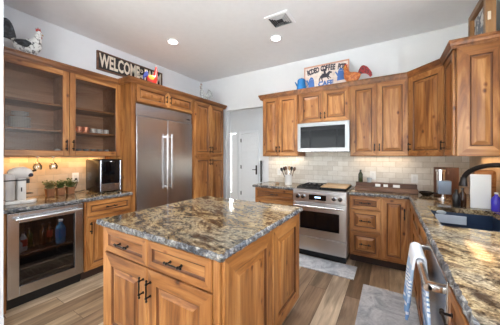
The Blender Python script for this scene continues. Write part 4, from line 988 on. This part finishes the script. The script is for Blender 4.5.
# wooden riser
t = thing('wooden_riser', 'long two-step dark wooden riser on the worktop right of the range', 'riser', (-.03, 3.5, ZT))
m = MB(); m.box(-.40, .30, 3.40, 3.52, ZT, ZT+.055, .003); m.build('front_step', WALNUT['x'], t); m = MB(); m.box(-.40, .30, 3.5215, 3.62, ZT, ZT+.10, .003); m.build('rear_step', WALNUT['x'], t)
for xx, w_, lb in ((-.13, .06, 'leftmost white card standing on the wooden riser'), (-.04, .05, 'middle white card standing on the wooden riser'), (.08, .075, 'wide white card at the right of the wooden riser')):
    tag(MB().box(xx-w_/2, xx+w_/2, 3.49, 3.505, ZT+.0552, ZT+.09, .002).build('card', PLAS, org=(xx, 3.5, ZT+.055)), lb, 'card')
bottle((-.345, 3.57, ZT+.1002), .17, .030, (OLIV, None, BLKP), 'dark green oil bottle on left end of the wooden riser', 'oil_bottle', 'bottle')
m = MB(); m.lathe((-.235, 3.57, ZT+.1002), [(.026, 0), (.031, .06), (.029, .06), (.024, .004), (0, .004)], 16)
tag(m.build('small_tumbler', plain('pale_glass2', srgb(176, 182, 184), .1), None, True, org=(-.235, 3.57, ZT+.1)), 'small clear tumbler beside the dark green bottle', 'glass')
# corner: bowl, grinder, boards
t = thing('metal_bowl', 'low dark metal bowl on the worktop below the right outlet', 'bowl', (.37, 3.36, ZT)); m = MB(); m.lathe((.37, 3.36, ZT), [(.035, 0), (.07, .03), (.075, .045), (.068, .045), (.032, .006), (0, .006)], 22); m.build('bowl', GUN, t, True)
m = MB(); m.tube([(.44, 3.36, ZT+.035), (.50, 3.34, ZT+.035)], .007, 8); m.build('handle', BLKP, t, True)
gx, gy = .50, 3.20
t = thing('coffee_grinder', 'silver coffee grinder with square grey front panel in the corner', 'grinder', (gx, gy, ZT))
m = MB(); m.box(gx-.05, gx+.06, gy-.055, gy+.055, ZT+.055, ZT+.20, .006); m.build('housing', plain('slate_blue_panel', srgb(128, 142, 160), .3, .4), t)
m = MB(); m.lathe((gx-.02, gy, ZT+.2005), [(.038, 0), (.038, .09), (.045, .095), (.045, .115), (0, .118)], 24); m.build('hopper', CHR, t, True)
m = MB(); m.lathe((gx, gy, ZT), [(.05, 0), (.05, .012), (.022, .016), (.022, .055)], 22); m.build('foot', CHR, t, True)
m = MB(); m.box(.44, .66, 3.36, 3.382, ZT, ZT+.335, .004); tag(m.build('cutting_board', WALNUT['z'], org=(.55, 3.37, ZT)), 'dark wooden board standing upright behind the coffee grinder', 'cutting board')
M = Matrix.Identity(4)
m = MB(); m.box(.62, .755, 2.77, 2.785, ZT, ZT+.30, .005); tag(m.build('cutting_board', PLAS, org=(.69, 2.78, ZT)), 'white cutting board standing behind the faucet', 'cutting board')
m = MB(); m.box(.655, .80, 2.83, 2.85, ZT, ZT+.335, .02); tag(m.build('cutting_board', WX, org=(.73, 2.84, ZT)), 'rounded brown wooden board standing behind the white one', 'cutting board')
m = MB(); m.box(.68, .818, 2.88, 2.90, ZT, ZT+.26, .01); tag(m.build('cutting_board', WALNUT['z'], org=(.75, 2.89, ZT)), 'shorter brown board rearmost behind the white cutting board', 'cutting board')
bottle((.52, 2.74, ZT), .16, .028, (BLKP, None, BLKP), 'black pump bottle left of the white cutting board', 'soap_bottle', 'bottle')
bottle((.575, 2.80, ZT), .17, .026, (BRNG, None, BLKP), 'dark brown bottle touching left side of white cutting board', 'soap_bottle', 'bottle')
bottle((.768, 2.712, ZT), .155, .032, (plain('violet_soap', srgb(70, 60, 190), .1), None, WCAP), 'violet-blue dish soap bottle at the right edge beside the sink', 'soap_bottle', 'bottle')
